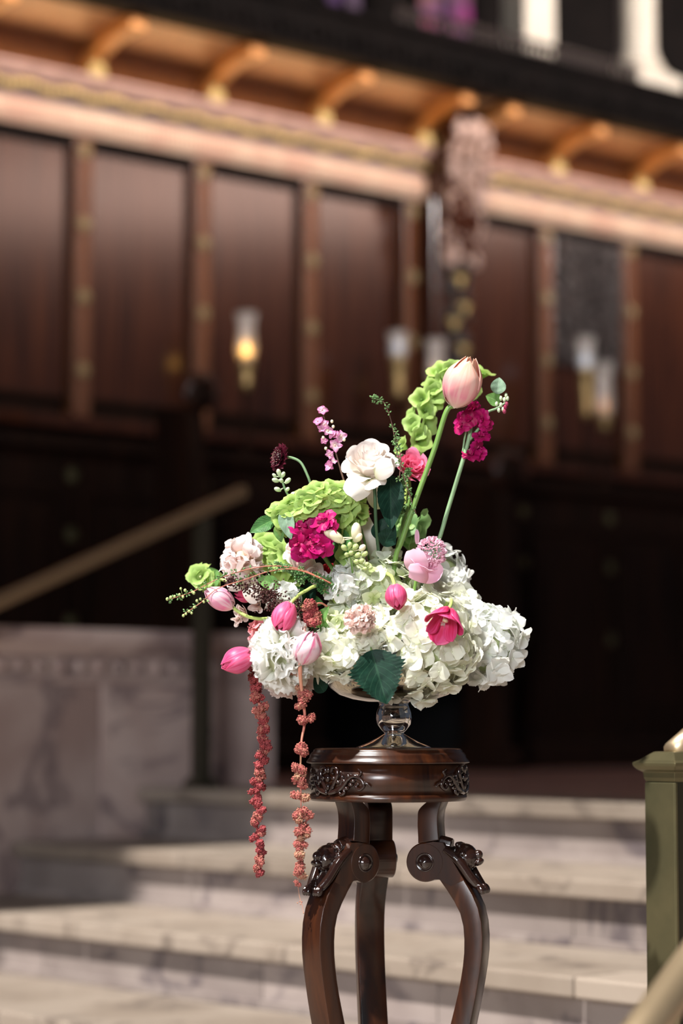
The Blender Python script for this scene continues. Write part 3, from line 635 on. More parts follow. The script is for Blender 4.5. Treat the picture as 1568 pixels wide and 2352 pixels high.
for ang in (-139, -19, 101):
    Mz = Matrix.Translation((SX, SY, 0))@Matrix.Rotation(rad(ang), 4, 'Z')
    lg = MB(); slab(conv([(x+880-0, y) for (x, y) in [(i[0]*0.945, i[1]) for i in inner]]), conv([(o[0]*0.945+880, o[1]) for o in outerN]), LT*0.9, lg)
    slab(conv(legI), conv(legO), LT, lg)
    lg.v = [tuple(Mz@Vector(p)) for p in lg.v]
    lo = lg.build('leg', M_stand, st, True, world=True, bevel=0.0012)
    MW[lo.name] = MW[st.name]
    # scroll disc that rolls under the knee
    prof = [(0.0, -LT-0.0006)]
    d = MB(); MR = Mz@Matrix.Translation((sc[0], 0, sc[1]))@Matrix.Rotation(PI/2, 4, 'X')
    d.lathe([(0.0, -LT-0.0008), (srad-0.002, -LT-0.0008), (srad, -LT+0.001), (srad, LT-0.001), (srad-0.002, LT+0.0008), (0.0, LT+0.0008)], 48, MR, False)
    # bridge between disc and leg
    d2 = MB(); br = [(934, 1977), (942, 1955), (965, 1936), (990, 1930), (1012, 1932), (1030, 1968), (1058, 2016), (1030, 2030), (1004, 2016), (985, 2015)]
    pts = conv(br); n = len(pts); d.add([Mz@Vector((p[0], -LT-0.0004, p[1])) for p in pts]+[Mz@Vector((p[0], LT+0.0004, p[1])) for p in pts], [tuple(range(n)), tuple(range(n, 2*n))[::-1]]+[(i, i+n, (i+1) % n+n, (i+1) % n) for i in range(n)])
    so_ = d.build('scroll', M_stand, None, False); 
    so_.data.transform(MW[st.name].inverted()); so_.parent = lo
    for sg in (-1, 1):
        b = MB(); MR2 = Mz@Matrix.Translation((sc[0], sg*LT, sc[1]))@Matrix.Rotation(-PI/2*sg, 4, 'X')
        b.lathe([(0.0205*0.75, 0.0), (0.0205*0.75, 0.002), (0.0180*0.75, 0.0028), (0.0165*0.75, 0.0012), (0.0155*0.75, 0.0012), (0.014*0.75, 0.0045), (0.009*0.75, 0.0075), (0.0, 0.0088)], 32, MR2, False)
        b.v = [tuple(MW[st.name].inverted()@Vector(p)) for p in b.v]; b.build('button', M_standd, lo)
    mk = MB(); mask(mk)
    axis_d = Vector((0.62, 0, -0.78))
    # local x = outward from the face, local z = up along the leg
    up = Vector((-0.45, 0, 0.89)).normalized(); outw = Vector((0.89, 0, 0.45)).normalized(); side = Vector((0, 1, 0))
    Mm = Matrix((outw, side, up)).transposed().to_4x4(); base = Vector(((1045-880)/0.945*K, 0, zpx(1970)))
    Mk = MW[st.name].inverted()@Mz@Matrix.Translation(base)@Mm@Matrix.Scale(1.12, 4)
    mk.v = [tuple(Mk@Vector(p)) for p in mk.v]
    mo = mk.build('carved_mask', M_standd, lo)
    rm = mo.modifiers.new('remesh', 'REMESH'); rm.mode = 'VOXEL'; rm.voxel_size = 0.0009; rm.use_smooth_shade = True
    # acanthus carving on the apron over the leg
    cv = MB(); zm = (ZA+ZB)/2; rr = 0.1275
    def wp(th, dz, out_=0.0): 
        a = rad(ang)+th; return Vector((SX+(rr+out_)*math.cos(a), SY+(rr+out_)*math.sin(a), zm+dz))
    for sg in (-1, 1):
        def W(L, R): cv.tube([wp(sg*x/0.128, z, 0.0015) for (x, z) in L], R, 6, 4)
        W([(0.004, -0.020), (0.012, -0.008), (0.020, 0.006), (0.019, 0.017), (0.010, 0.019), (0.007, 0.012), (0.012, 0.009)], [0.003, 0.0036, 0.0042, 0.0035, 0.003, 0.0025, 0.002])
        W([(0.002, -0.022), (0.016, -0.019), (0.030, -0.012), (0.040, 0.0), (0.052, 0.006), (0.064, 0.0), (0.068, -0.010), (0.060, -0.016), (0.055, -0.010), (0.060, -0.006)], [0.004, 0.0045, 0.0045, 0.004, 0.0035, 0.003, 0.003, 0.003, 0.0025, 0.002])
        W([(0.030, -0.012), (0.034, -0.020), (0.028, -0.024), (0.022, -0.019)], [0.003, 0.0032, 0.003, 0.002])
        W([(0.058, 0.004), (0.064, 0.012), (0.058, 0.017)], [0.002, 0.002, 0.0016])
        W([(0.064, -0.004), (0.074, -0.006), (0.080, -0.012)], [0.003, 0.0025, 0.001])
        W([(0.026, -0.010), (0.030, 0.004), (0.027, 0.013)], [0.003, 0.003, 0.0015])
        for (x, z) in ((0.034, -0.002), (0.042, 0.006), (0.050, -0.002), (0.046, -0.008), (0.038, -0.014), (0.022, -0.004), (0.013, 0.002)):
            p = wp(sg*x/0.128, z, 0.001); cv.ball(p, (0.0052, 0.0052, 0.0036), 1)
    W_ = wp(0, 0.0, 0.003); cv.ball(wp(0, 0.002, 0.002), (0.005, 0.005, 0.007), 1); cv.ball(wp(0, -0.012, 0.002), (0.004, 0.004, 0.006), 1); cv.ball(wp(0, 0.015, 0.0015), (0.004, 0.004, 0.006), 1)
    cv.v = [tuple(MW[st.name].inverted()@Vector(p)) for p in cv.v]; cv.build('acanthus_carving', M_standd, st)

# ------------------------------------------------------------------ footed glass bowl
BX = (904-784)*K; BC = Vector((BX, 4.0, Z1))
bw = empty('footed_bowl', Matrix.Translation(BC), 'silvered glass compote bowl on a knobbed foot, on the wooden stand', 'bowl')
mm_, nt, out = new_mat('mercury_glass'); tc = N(nt, 'TexCoord'); mp = N(nt, 'Mapping'); mp.inputs['Scale'].default_value = (220, 220, 90); nt.links.new(tc.outputs['Object'], mp.inputs[0])
nz = N(nt, 'TexNoise'); setin(nz, Scale=1.0, Detail=3.0); nt.links.new(mp.outputs[0], nz.inputs['Vector']); rp = ramp(nt, [(0.60, (0, 0, 0)), (0.64, (1, 1, 1))]); nt.links.new(nz.outputs[0], rp.inputs[0])
p = N(nt, 'BsdfPrincipled'); setin(p, Roughness=0.13, Metallic=1.0); p.inputs['Base Color'].default_value = (0.88, 0.84, 0.78, 1)
p2 = N(nt, 'BsdfPrincipled'); setin(p2, Roughness=0.1); p2.inputs['Base Color'].default_value = (0.02, 0.03, 0.03, 1)
ms = N(nt, 'MixShader'); nt.links.new(rp.outputs[0], ms.inputs[0]); nt.links.new(p.outputs[0], ms.inputs[1]); nt.links.new(p2.outputs[0], ms.inputs[2]); nt.links.new(ms.outputs[0], out.inputs[0])
M_merc = mm_
mm_, nt, out = new_mat('smoky_glass'); p = N(nt, 'BsdfPrincipled'); setin(p, Roughness=0.03, IOR=1.45); p.inputs['Transmission Weight'].default_value = 1.0; p.inputs['Base Color'].default_value = (0.74, 0.72, 0.64, 1); nt.links.new(p.outputs[0], out.inputs[0]); M_glass = mm_
zb = lambda py: zpx(py)-Z1
m = MB()
outp = [(30*K, zb(1612)), (60*K, zb(1612)), (95*K, zb(1606)), (125*K, zb(1596)), (146*K, zb(1580)), (156*K, zb(1562)), (161*K, zb(1540)), (162*K, zb(1515)), (161*K, zb(1490)), (161*K, zb(1480))]
inp = [(max(0.001, r-0.003), z+0.002) for (r, z) in outp[::-1]]
m.lathe(outp+[(158.5*K, zb(1478))]+inp+[(0.0005, zb(1612)+0.002)], 96, None, False); m.build('bowl', M_glass, bw)
m = MB(); lin = [(max(0.0005, r-0.0034), z+0.0034) for (r, z) in outp]; m.lathe([(0.0005, lin[3][1]+0.0)]+lin[3:], 96, None, False); m.build('silvered_lining', M_merc, bw)
m = MB(); m.lathe([(0.0005, zb(1611.6)), (36*K, zb(1611.6)), (33*K, zb(1618)), (35*K, zb(1624)), (39.5*K, zb(1636)), (41*K, zb(1650)), (38*K, zb(1664)), (28*K, zb(1677)), (22*K, zb(1683)), (24*K, zb(1686)), (40*K, zb(1695)), (60*K, zb(1705)), (80*K, zb(1713)), (85*K, zb(1716)), (85*K, zb(1717.6)), (0.0005, zb(1717.6))], 64, None, False); m.build('knobbed_foot', M_glass, bw)

# ------------------------------------------------------------------ flower builders
Mw_hyd = petal_mat('hydrangea_white', [(0.0, (0.80, 0.84, 0.55)), (0.22, (0.92, 0.92, 0.80)), (1.0, (0.93, 0.925, 0.87))], 0.42, vary=(0.90, 0.91, 0.78))
Mw_hyd2 = petal_mat('hydrangea_cool', [(0.0, (0.72, 0.78, 0.62)), (0.3, (0.86, 0.88, 0.86)), (1.0, (0.92, 0.92, 0.92))], 0.42, vary=(0.92, 0.92, 0.87))
Mw_hydg = petal_mat('hydrangea_green', [(0.0, (0.42, 0.55, 0.14)), (0.35, (0.66, 0.74, 0.40)), (1.0, (0.80, 0.85, 0.60))], 0.4, vary=(0.86, 0.89, 0.80))
M_cream_p = petal_mat('cream_petal', [(0.0, (0.72, 0.74, 0.45)), (0.3, (0.90, 0.83, 0.74)), (1.0, (0.92, 0.85, 0.82))], 0.38)
M_blush = petal_mat('blush_petal', [(0.0, (0.80, 0.62, 0.45)), (0.4, (0.90, 0.72, 0.68)), (1.0, (0.92, 0.83, 0.80))], 0.36)
M_rosepink = petal_mat('pink_petal', [(0.0, (0.70, 0.30, 0.28)), (0.5, (0.86, 0.17, 0.32)), (1.0, (0.90, 0.26, 0.42))], 0.3)
M_salmon = petal_mat('salmon_petal', [(0.0, (0.70, 0.30, 0.22)), (0.5, (0.82, 0.28, 0.30)), (1.0, (0.86, 0.36, 0.40))], 0.3)
M_white_p = petal_mat('white_petal', [(0.0, (0.80, 0.84, 0.55)), (0.4, (0.90, 0.90, 0.82)), (1.0, (0.94, 0.94, 0.91))], 0.42)
M_tul_peach = petal_mat('tulip_peach', [(0.0, (0.86, 0.78, 0.62)), (0.12, (0.88, 0.52, 0.48)), (0.3, (0.88, 0.32, 0.40)), (0.65, (0.92, 0.50, 0.42)), (1.0, (0.94, 0.52, 0.32))], 0.22, streak=(0.94, 0.66, 0.58), samt=0.6, gloss=0.25, ss=(7, 0.8, 1))
M_tul_hot = petal_mat('tulip_hot_pink', [(0.0, (0.86, 0.60, 0.50)), (0.12, (0.80, 0.10, 0.24)), (1.0, (0.74, 0.045, 0.17))], 0.22, streak=(0.88, 0.20, 0.40), samt=0.7, gloss=0.3)
M_tul_red = petal_mat('tulip_open_red', [(0.0, (0.80, 0.10, 0.20)), (0.5, (0.68, 0.02, 0.10)), (1.0, (0.80, 0.06, 0.22))], 0.22, streak=(0.86, 0.12, 0.36), samt=0.6, gloss=0.35)
M_tul_pink = petal_mat('tulip_soft_pink', [(0.0, (0.90, 0.72, 0.66)), (0.3, (0.86, 0.26, 0.44)), (1.0, (0.88, 0.52, 0.64))], 0.25, streak=(0.92, 0.66, 0.72), samt=0.8, gloss=0.3, ss=(9, 1, 1))
M_tul_str = petal_mat('tulip_striped', [(0.0, (0.92, 0.82, 0.80)), (0.5, (0.90, 0.64, 0.70)), (1.0, (0.90, 0.74, 0.78))], 0.25, streak=(0.80, 0.10, 0.30), samt=0.85, gloss=0.3, ss=(6, 1, 1))
M_bell = petal_mat('bell_green', [(0.0, (0.10, 0.22, 0.03)), (0.55, (0.30, 0.50, 0.08)), (1.0, (0.58, 0.76, 0.24))], 0.42, vary=(0.38, 0.56, 0.18))  # dark base to pale rim paints the shading inside the cups
M_belld = petal_mat('bell_deep_green', [(0.0, (0.16, 0.32, 0.08)), (0.6, (0.26, 0.46, 0.12)), (1.0, (0.42, 0.62, 0.22))], 0.4, vary=(0.20, 0.40, 0.18))
M_mag = petal_mat('stock_magenta', [(0.0, (0.40, 0.10, 0.16)), (0.35, (0.46, 0.006, 0.12)), (1.0, (0.60, 0.014, 0.22))], 0.25, vary=(0.36, 0.003, 0.07))
M_wax_p = petal_mat('waxflower_pink', [(0.0, (0.80, 0.76, 0.50)), (0.4, (0.86, 0.62, 0.74)), (1.0, (0.76, 0.22, 0.50))], 0.3, vary=(0.70, 0.18, 0.44))
M_burg = petal_mat('scabiosa_burgundy', [(0.0, (0.03, 0.004, 0.008)), (1.0, (0.085, 0.006, 0.018))], 0.15)
M_peonypk = petal_mat('peony_mauve', [(0.0, (0.86, 0.50, 0.56)), (0.5, (0.84, 0.40, 0.58)), (1.0, (0.88, 0.56, 0.70))], 0.3, vary=(0.88, 0.62, 0.72))
M_budpk = petal_mat('peony_bud', [(0.0, (0.88, 0.60, 0.52)), (0.6, (0.92, 0.66, 0.60)), (1.0, (0.92, 0.78, 0.70))], 0.3)
M_stem = simple('stem_green', (0.17, 0.32, 0.07), 0.4, noisy=0.2, nscale=40); M_stemy = simple('stem_lime', (0.46, 0.60, 0.16), 0.4)
M_stemd = simple('stem_dark', (0.05, 0.11, 0.05), 0.45); M_stemg = simple('stem_grey_green', (0.26, 0.42, 0.22), 0.5, noisy=0.25, nscale=30)
M_twig = simple('twig_red', (0.42, 0.13, 0.08), 0.5); M_twigb = simple('twig_brown', (0.12, 0.06, 0.04), 0.5)
M_bud = simple('bud_green', (0.42, 0.52, 0.20), 0.5); M_budc = simple('bud_cream', (0.82, 0.76, 0.52), 0.5); M_budp = simple('bud_pale_green', (0.52, 0.62, 0.40), 0.5)
M_tinyleaf = simple('tiny_leaf', (0.11, 0.22, 0.07), 0.5); M_ast = simple('astilbe_brown', (0.075, 0.018, 0.014), 0.6, noisy=0.4, nscale=60)
M_am = simple('amaranth_red', (0.30, 0.045, 0.05), 0.8, noisy=0.75, nscale=260, dark=(0.40, 0.16, 0.11)); M_am2 = simple('amaranth_rose', (0.36, 0.055, 0.06), 0.8, noisy=0.4, nscale=160)
M_amtan = simple('amaranth_tan', (0.32, 0.085, 0.065), 0.8, noisy=0.7, nscale=260, dark=(0.48, 0.30, 0.18))
M_amstem = simple('amaranth_stem', (0.66, 0.16, 0.15), 0.45, noisy=0.6, nscale=11, dark=(0.58, 0.32, 0.18)); M_pinkstem = simple('stem_pink', (0.80, 0.26, 0.30), 0.4)
L_dark = leaf_mat('leaf_dark', (0.006, 0.028, 0.017), (0.022, 0.07, 0.038), 0.5, 0.03)
L_mid = leaf_mat('leaf_mid', (0.07, 0.20, 0.06), (0.22, 0.40, 0.14), 0.38, 0.2)
L_light = leaf_mat('leaf_light', (0.17, 0.36, 0.10), (0.35, 0.52, 0.22), 0.4, 0.35)
L_grey = leaf_mat('leaf_grey_green', (0.26, 0.40, 0.28), (0.40, 0.52, 0.38), 0.5, 0.25)
R = random.Random(21)

def cup(mb, a0, half, rf, zf, nu=8, nv=9, top=0.15, ruf=0.0, rk=3.0, spiral=0.0, ph=0.0, wf=None, jag=0.0, rnd_=None):
    def fn(u, v):
        vv = v*(1-top*abs(u)**2.4)
        if jag and rnd_: vv *= 1-jag*(0.5+0.5*math.sin(u*9+ph*3))*(v**3)
        r = rf(vv)+spiral*u*(0.3+v); z = zf(vv); w = half*(wf(v) if wf else 1.0)
        k = math.sin(u*rk+ph)*ruf*v*v; k2 = math.sin(u*rk*1.7+ph*2.1)*ruf*0.5*v*v
        ang = a0+u*w
        return (Vector(((r+k)*math.cos(ang), (r+k)*math.sin(ang), z+k2)))
    mb.grid(fn, nu, nv)

def stem_to(root, pts, mat, r=0.0032, name='stem'):
    m = MB(); P = [Vector(p) for p in pts]; m.tube(P, r if hasattr(r, '__len__') else [r]*len(P), 10, 6)
    return m.build(name, mat, root, world=True)
HUB = lambda dx=0, dy=0: pos(904+dx, 1545, 4.0+dy)

def tulip(base, tip, Y, wpx, mat, label, stem=None, smat=None, openf=0.0, roll=0.3, Yt=None, sr=0.0034, name='tulip'):
    b = pos(base[0], base[1], Y); t = pos(tip[0], tip[1], Yt if Yt else Y); H = (t-b).length; Rr = wpx/2*K
    root = empty(name, frame(b, t-b, roll), label, 'flower')
    def prof(v): 
        if openf > 0.5: return Rr*(0.06+0.92*math.sin(PI/2*min(1, v*1.5+0.02))**0.7+0.28*v*v)
        body = math.sin(PI*min(1, (v*0.84+0.02)))**0.60
        return Rr*max(0.06, body*(1-0.10*v)*(1-0.30*max(0, v-0.72)/0.28*(1-openf)) + openf*0.55*v*v)
    for k in range(6):
        inner_ = k % 2; ph = R.uniform(0, 6)
        a0 = k*PI/3; sc_ = (0.80 if k != 1 else 0.9) if inner_ else 1.0; hl = 0.97 if inner_ else R.uniform(0.90, 1.0)
        tw = R.uniform(-0.03, 0.03)
        m = MB()
        of = openf*R.uniform(0.5, 1.3)
        def rf(v, sc_=sc_, of=of, cl=(0.55 if inner_ else 0.34+0.12*(k == 2))*(openf < 0.5)): return prof(v)*sc_*(1-cl*v**4)+Rr*of*0.35*v**3+ (0.0012*(1-inner_))
        def zf(v, hl=hl, of=of): return H*hl*v*(1-0.12*of*v)
        def wf(v): return 1.0*(math.sin(PI*min(1, 0.5*(v/0.30)))**0.7 if v < 0.3 else 1.0)*(1.0 if v < 0.62 else max(0.03, math.cos((v-0.62)/0.38*PI/2)**0.62))
        def fn(u, v, a0=a0, inner_=inner_):
            w_ = rad((66 if not inner_ else 58)-24*max(0, openf-0.3))*wf(v); ang = a0+tw+u*w_
            r = rf(v)*(1-0.05*abs(u)**2*v*(1-openf))*(1+0.02*math.sin(u*5+ph)*v)
            crease = -0.03*Rr*math.exp(-(u*7)**2)*math.sin(PI*v)
            return Vector(((r+crease)*math.cos(ang), (r+crease)*math.sin(ang), zf(v)))
        m.grid(fn, 10, 16); o = m.build('petal', mat, root)
        sdm = o.modifiers.new('thick', 'SOLIDIFY'); sdm.thickness = 0.0008; sdm.offset = -1
    if openf > 0.2:
        m = MB(); m.lathe([(0.0035, 0), (0.003, H*0.45), (0.005, H*0.5), (0.0, H*0.52)], 8); m.build('pistil', M_budc, root)
    if stem: stem_to(root, [b+(t-b)*0.03]+stem, smat or M_stem, sr)
    return root

def rose(px, py, Y, rpx, axis, mat, label, layers=(4, 5, 6, 7), open_=1.0, ruf=0.0015, stem=None, smat=None, cat='flower', name='rose', Hf=1.05, seed=0, outer=0, jag=0.0, lipk=1.0):
    rg = random.Random(seed+int(px)); Rr = rpx*K; H = Rr*Hf
    c = pos(px, py, Y); ax = Vector(axis).normalized(); root = empty(name, frame(c-ax*H*0.55, ax, rg.uniform(0, 6)), label, cat)
    nl = len(layers)
    for li, n in enumerate(layers):
        t = (li+0.6)/nl
        for k in range(n):
            a0 = 2*PI*k/n+li*0.7+rg.uniform(-0.15, 0.15); Rt = Rr*(0.12+0.80*t**1.1*open_)*rg.uniform(0.93, 1.06); Hh = H*(1.0-0.24*t*t)*rg.uniform(0.95, 1.04)
            half = PI/n*(1.25 if li > 0 else 1.7); lip = Rr*(0.16+0.1*rg.random())*t*lipk
            if outer and li == nl-1: Hh *= 0.72; lip *= 1.9
            m = MB(); ph = rg.uniform(0, 6)
            def rf(v): return Rt*(1-(1-min(1, v))**2.3)*(0.84+0.16*v)*0.92+0.001+lip*max(0, v-0.70)**1.4/0.18*0.9
            def zf(v): return Hh*(v**1.25)-lip*max(0, v-0.84)**1.3/0.09*0.85
            cup(m, a0, half, rf, zf, 9, 11, 0.20, ruf*(0.4+t), 3.2, Rr*0.045, ph, jag=jag, rnd_=rg)
            m.build('petal', mat, root)
    m = MB(); m.lathe([(0.0015, -H*0.16), (Rr*0.16, -H*0.08), (Rr*0.22, H*0.02), (Rr*0.1, H*0.07)], 12); m.build('calyx', M_stem, root)
    if stem: stem_to(root, [c-ax*H*0.62]+stem, smat or M_stem, 0.0028)
    return root

floret_cache = {}
def florets(mat, seed, L=0.0165, n=4):
    if (mat.name, seed, n, L) in floret_cache: return floret_cache[(mat.name, seed, n, L)]
    rg = random.Random(seed*7+3); m = MB()
    for k in range(n):
        a = 2*PI*k/n+rg.uniform(-0.18, 0.18); Lk = L*rg.uniform(0.85, 1.15); W = Lk*rg.uniform(0.56, 0.70)*(1.0 if n == 4 else 0.72); tilt = rg.uniform(-0.15, 0.7); cp = rg.uniform(-0.2, 0.7); z0 = 0.0007*(k % 2); ph = rg.uniform(0, 6)
        def fn(u, v, a=a, Lk=Lk, W=W, tilt=tilt, cp=cp, z0=z0, ph=ph):
            wv = math.sin(PI*min(1.0, 0.06+0.93*v**0.85))**0.55; x = Lk*v*(1-0.05*abs(u)); y = W*u*wv
            z = z0+math.tan(tilt)*x*0.8-cp*Lk*v*v*0.5+cp*W*u*u*wv*0.5+0.0009*math.sin(u*4+ph)*v
            return Vector((x*math.cos(a)-y*math.sin(a), x*math.sin(a)+y*math.cos(a), z))
        m.grid(fn, 6, 6)
    m.ball((0, 0, 0.0012), 0.0014, 0)
    me = m.mesh('floret', mat); floret_cache[(mat.name, seed, n, L)] = me; return me

def hydrangea(px, py, Y, rx, ry, mat, label, n=90, L=0.0165, seed=1, rz=None, stem=True, front=True, name='hydrangea'):
    rg = random.Random(seed); c = pos(px, py, Y); root = empty(name, Matrix.Translation(c), label, 'flower')
    a, b, d = rx*K-0.007, ry*K-0.007, (rz or min(rx, ry))*K-0.007
    core = MB(); core.ball((0, 0, 0), (a*0.78, d*0.78, b*0.78), 2); core.build('flower_core', M_hcore, root)
    ga = PI*(3-math.sqrt(5)); 
    for k in range(n):
        z = 1-2*(k+0.5)/n; rr = math.sqrt(1-z*z); th = k*ga
        nrm = Vector((rr*math.cos(th), rr*math.sin(th), z)); nrm += Vector((rg.uniform(-1, 1), rg.uniform(-1, 1), rg.uniform(-1, 1)))*0.13; nrm.normalize()
        f = rg.uniform(0.84, 1.14)*(1+0.05*math.sin(th*1.3+z*5)); p = Vector((nrm.x*a*f, nrm.y*d*f, nrm.z*b*f))
        if p.y > d*0.55: continue                                # hidden back of the head
        ax = Vector((nrm.x/a, nrm.y/d, nrm.z/b)).normalized()+Vector((rg.uniform(-1, 1), rg.uniform(-1, 1), rg.uniform(-1, 1)))*0.55
        inst('floret', florets(mat, rg.randrange(9), L), root, frame(p, ax, rg.uniform(0, 6), rg.uniform(0.9, 1.25)))
    if stem:
        m = MB(); m.tube([c, c.lerp(HUB(), 0.5)+Vector((0, 0.01, 0.0)), HUB()+Vector((0, 0, -0.02))], 0.004, 8, 4); m.build('stem', M_stem, root, world=True)
    return root
M_hcore = simple('flower_core_green', (0.45, 0.52, 0.26), 0.8)

def leaf(base, tip, Yb, Yt, wpx, mat, label=None, fold=0.25, droop=0.15, ser=0.0, nrm=(0, -1, 0.2), name='leaf', cat='leaf', parent=None, lob=0.0, petiole=None):
    b = pos(*base, Yb); t = pos(*tip, Yt); L = (t-b).length; x = (t-b).normalized(); nv_ = Vector(nrm); nv_ = (nv_-x*nv_.dot(x)).normalized(); y = nv_.cross(x); W = wpx/2*K
    if parent is None: root = empty(name, Matrix.Translation(b), label, cat); base_w = True
    else: root = parent
    m = MB()
    def fn(u, v):
        wv = (math.sin(PI*min(1, v**0.75))**0.8)*(1+lob*math.exp(-((v-0.35)/0.10)**2))
        e = 1+ser*(1.0-((v*15) % 1))*abs(u)**4-ser*0.5
        return b+x*(L*(v+0.03*abs(u)*ser))+y*(W*u*wv*e)+nv_*(fold*W*abs(u)**1.3*wv-droop*L*(v-0.4)**2*1.6+0.018*W*math.sin(v*17+u*3))
    m.grid(fn, 14, 60 if ser > 0.1 else 28)
    o = m.build('blade', mat, root, world=True)
    if petiole: stem_to(root, [b]+petiole, M_stem, 0.0013, 'petiole')
    return root

bell_cache = {}
def bellmesh(mat, seed):
    if (mat.name, seed) in bell_cache: return bell_cache[(mat.name, seed)]
    rg = random.Random(seed+50); m = MB(); ph = rg.uniform(0, 6); nU, nV = 20, 6
    vs = []; fs = []; uv = []
    for i in range(nV+1):
        v = i/nV
        for j in range(nU):
            a = 2*PI*j/nU; r = 0.002+0.0118*(v**0.9)*(1+0.13*math.sin(a*5+ph)*v)+0.0035*max(0, v-0.72)*4; z = 0.0155*v**0.8+0.0016*math.sin(a*5+ph+1)*v-0.002*max(0, v-0.8)*5
            vs.append(Vector((r*math.cos(a), r*math.sin(a), z))); uv.append((j/nU, v))
    for i in range(nV):
        for j in range(nU):
            q, r2 = i*nU+j, i*nU+(j+1) % nU; fs.append((q, r2, r2+nU, q+nU))
    m.add(vs, fs, uv); m.ball((0, 0, 0.005), (0.0022, 0.0022, 0.0035), 0)
    me = m.mesh('bell', mat); bell_cache[(mat.name, seed)] = me; return me
def bells(path, Ys, label, mat=None, n=24, R_=0.012, scale=1.0, seed=0, lo=0.05, hi=1.0, stem_end=None, face=0.75):
    mat = mat or M_bell; rg = random.Random(seed+9)
    P = [pos(p[0], p[1], y) for p, y in zip(path, Ys)]
    root = empty('bells_of_ireland', Matrix.Translation(P[0]), label, 'flower stem')
    stem_to(root, ([Vector(q) for q in stem_end] if stem_end else [])+P, M_stem if mat is M_belld else M_stemy, 0.0025)
    q, _ = spline(P, [0]*len(P), 12); Mi = MW[root.name].inverted()
    for k in range(n):
        t = lo+(hi-lo)*k/(n-1); i = min(len(q)-2, int(t*(len(q)-1))); p = q[i]; tg = (q[i+1]-q[i]).normalized()
        th = k*2.4+rg.uniform(-0.4, 0.4); x = tg.orthogonal().normalized(); y = tg.cross(x); out_ = x*math.cos(th)+y*math.sin(th)
        if out_.y > 0.75: out_ = -out_
        ax = out_+Vector((0, -face, 0.25)); s = scale*rg.uniform(0.8, 1.15)*(1.0 if t > 0.12 else 0.7)
        inst('bell', bellmesh(mat, rg.randrange(5)), root, frame(Mi@(p+out_*R_*0.45), ax, rg.uniform(0, 6), s))
    return root

def ruffle(mat, seed, rad_=0.013):
    key = ('ruf', mat.name, seed, rad_)
    if key in floret_cache: return floret_cache[key]
    rg = random.Random(seed+100); m = MB()
    for li, n in enumerate((3, 5)):
        for k in range(n):
            a = 2*PI*k/n+rg.uniform(-0.3, 0.3)+li; L = rad_*(0.65+0.4*li)*rg.uniform(0.9, 1.1); W = L*0.62; tl = 1.0-0.75*li+rg.uniform(-0.2, 0.2); ph = rg.uniform(0, 6)
            def fn(u, v, a=a, L=L, W=W, tl=tl, ph=ph):
                wv = math.sin(PI*min(1, 0.08+0.80*v))**0.6; x = L*v*math.cos(tl); y = W*u*wv; z = L*v*math.sin(tl)+0.0018*math.sin(u*4.5+ph)*v-0.3*L*v*v
                return Vector((x*math.cos(a)-y*math.sin(a), x*math.sin(a)+y*math.cos(a), z))
            m.grid(fn, 8, 6)
    me = m.mesh('floret', mat); floret_cache[key] = me; return me

# ------------------------------------------------------------------ the bouquet
# hydrangea heads
hydrangea(965, 1478, 3.935, 122, 122, Mw_hyd, 'largest white hydrangea head, hanging over the front of the glass bowl', 165, 0.0188, 1, 100)
hydrangea(1118, 1478, 4.00, 84, 92, Mw_hyd2, 'white hydrangea head at the far right of the bouquet', 105, 0.0172, 2, 80)
hydrangea(1008, 1322, 4.08, 70, 68, Mw_hyd2, 'cool white hydrangea head behind the mauve peony, upper right', 70, 0.0165, 3)
hydrangea(782, 1502, 3.93, 74, 62, Mw_hyd, 'small cream white hydrangea head above the left rim of the bowl', 70, 0.0172, 4)
hydrangea(856, 1352, 3.985, 100, 80, Mw_hydg, 'pale green hydrangea head in the middle of the bouquet', 110, 0.0165, 5, 80)
hydrangea(795, 1345, 3.95, 48, 44, Mw_hyd2, 'small white hydrangea cluster left of the pale green head', 36, 0.015, 6)
hydrangea(1035, 1395, 4.03, 62, 58, Mw_hyd, 'white hydrangea head between the cool white one and the open red tulip', 60, 0.017, 7)
hydrangea(800, 1430, 3.96, 66, 48, Mw_hydg, 'pale green hydrangea cluster behind the pale pink peony bud', 50, 0.016, 8)
hydrangea(655, 1372, 3.97, 40, 34, Mw_hyd2, 'small white hydrangea cluster left of the red amaranth tuft', 26, 0.015, 9)

hydrangea(848, 1470, 3.90, 42, 34, Mw_hyd, 'small white hydrangea cluster directly above the large dark leaf', 40, 0.017, 10)
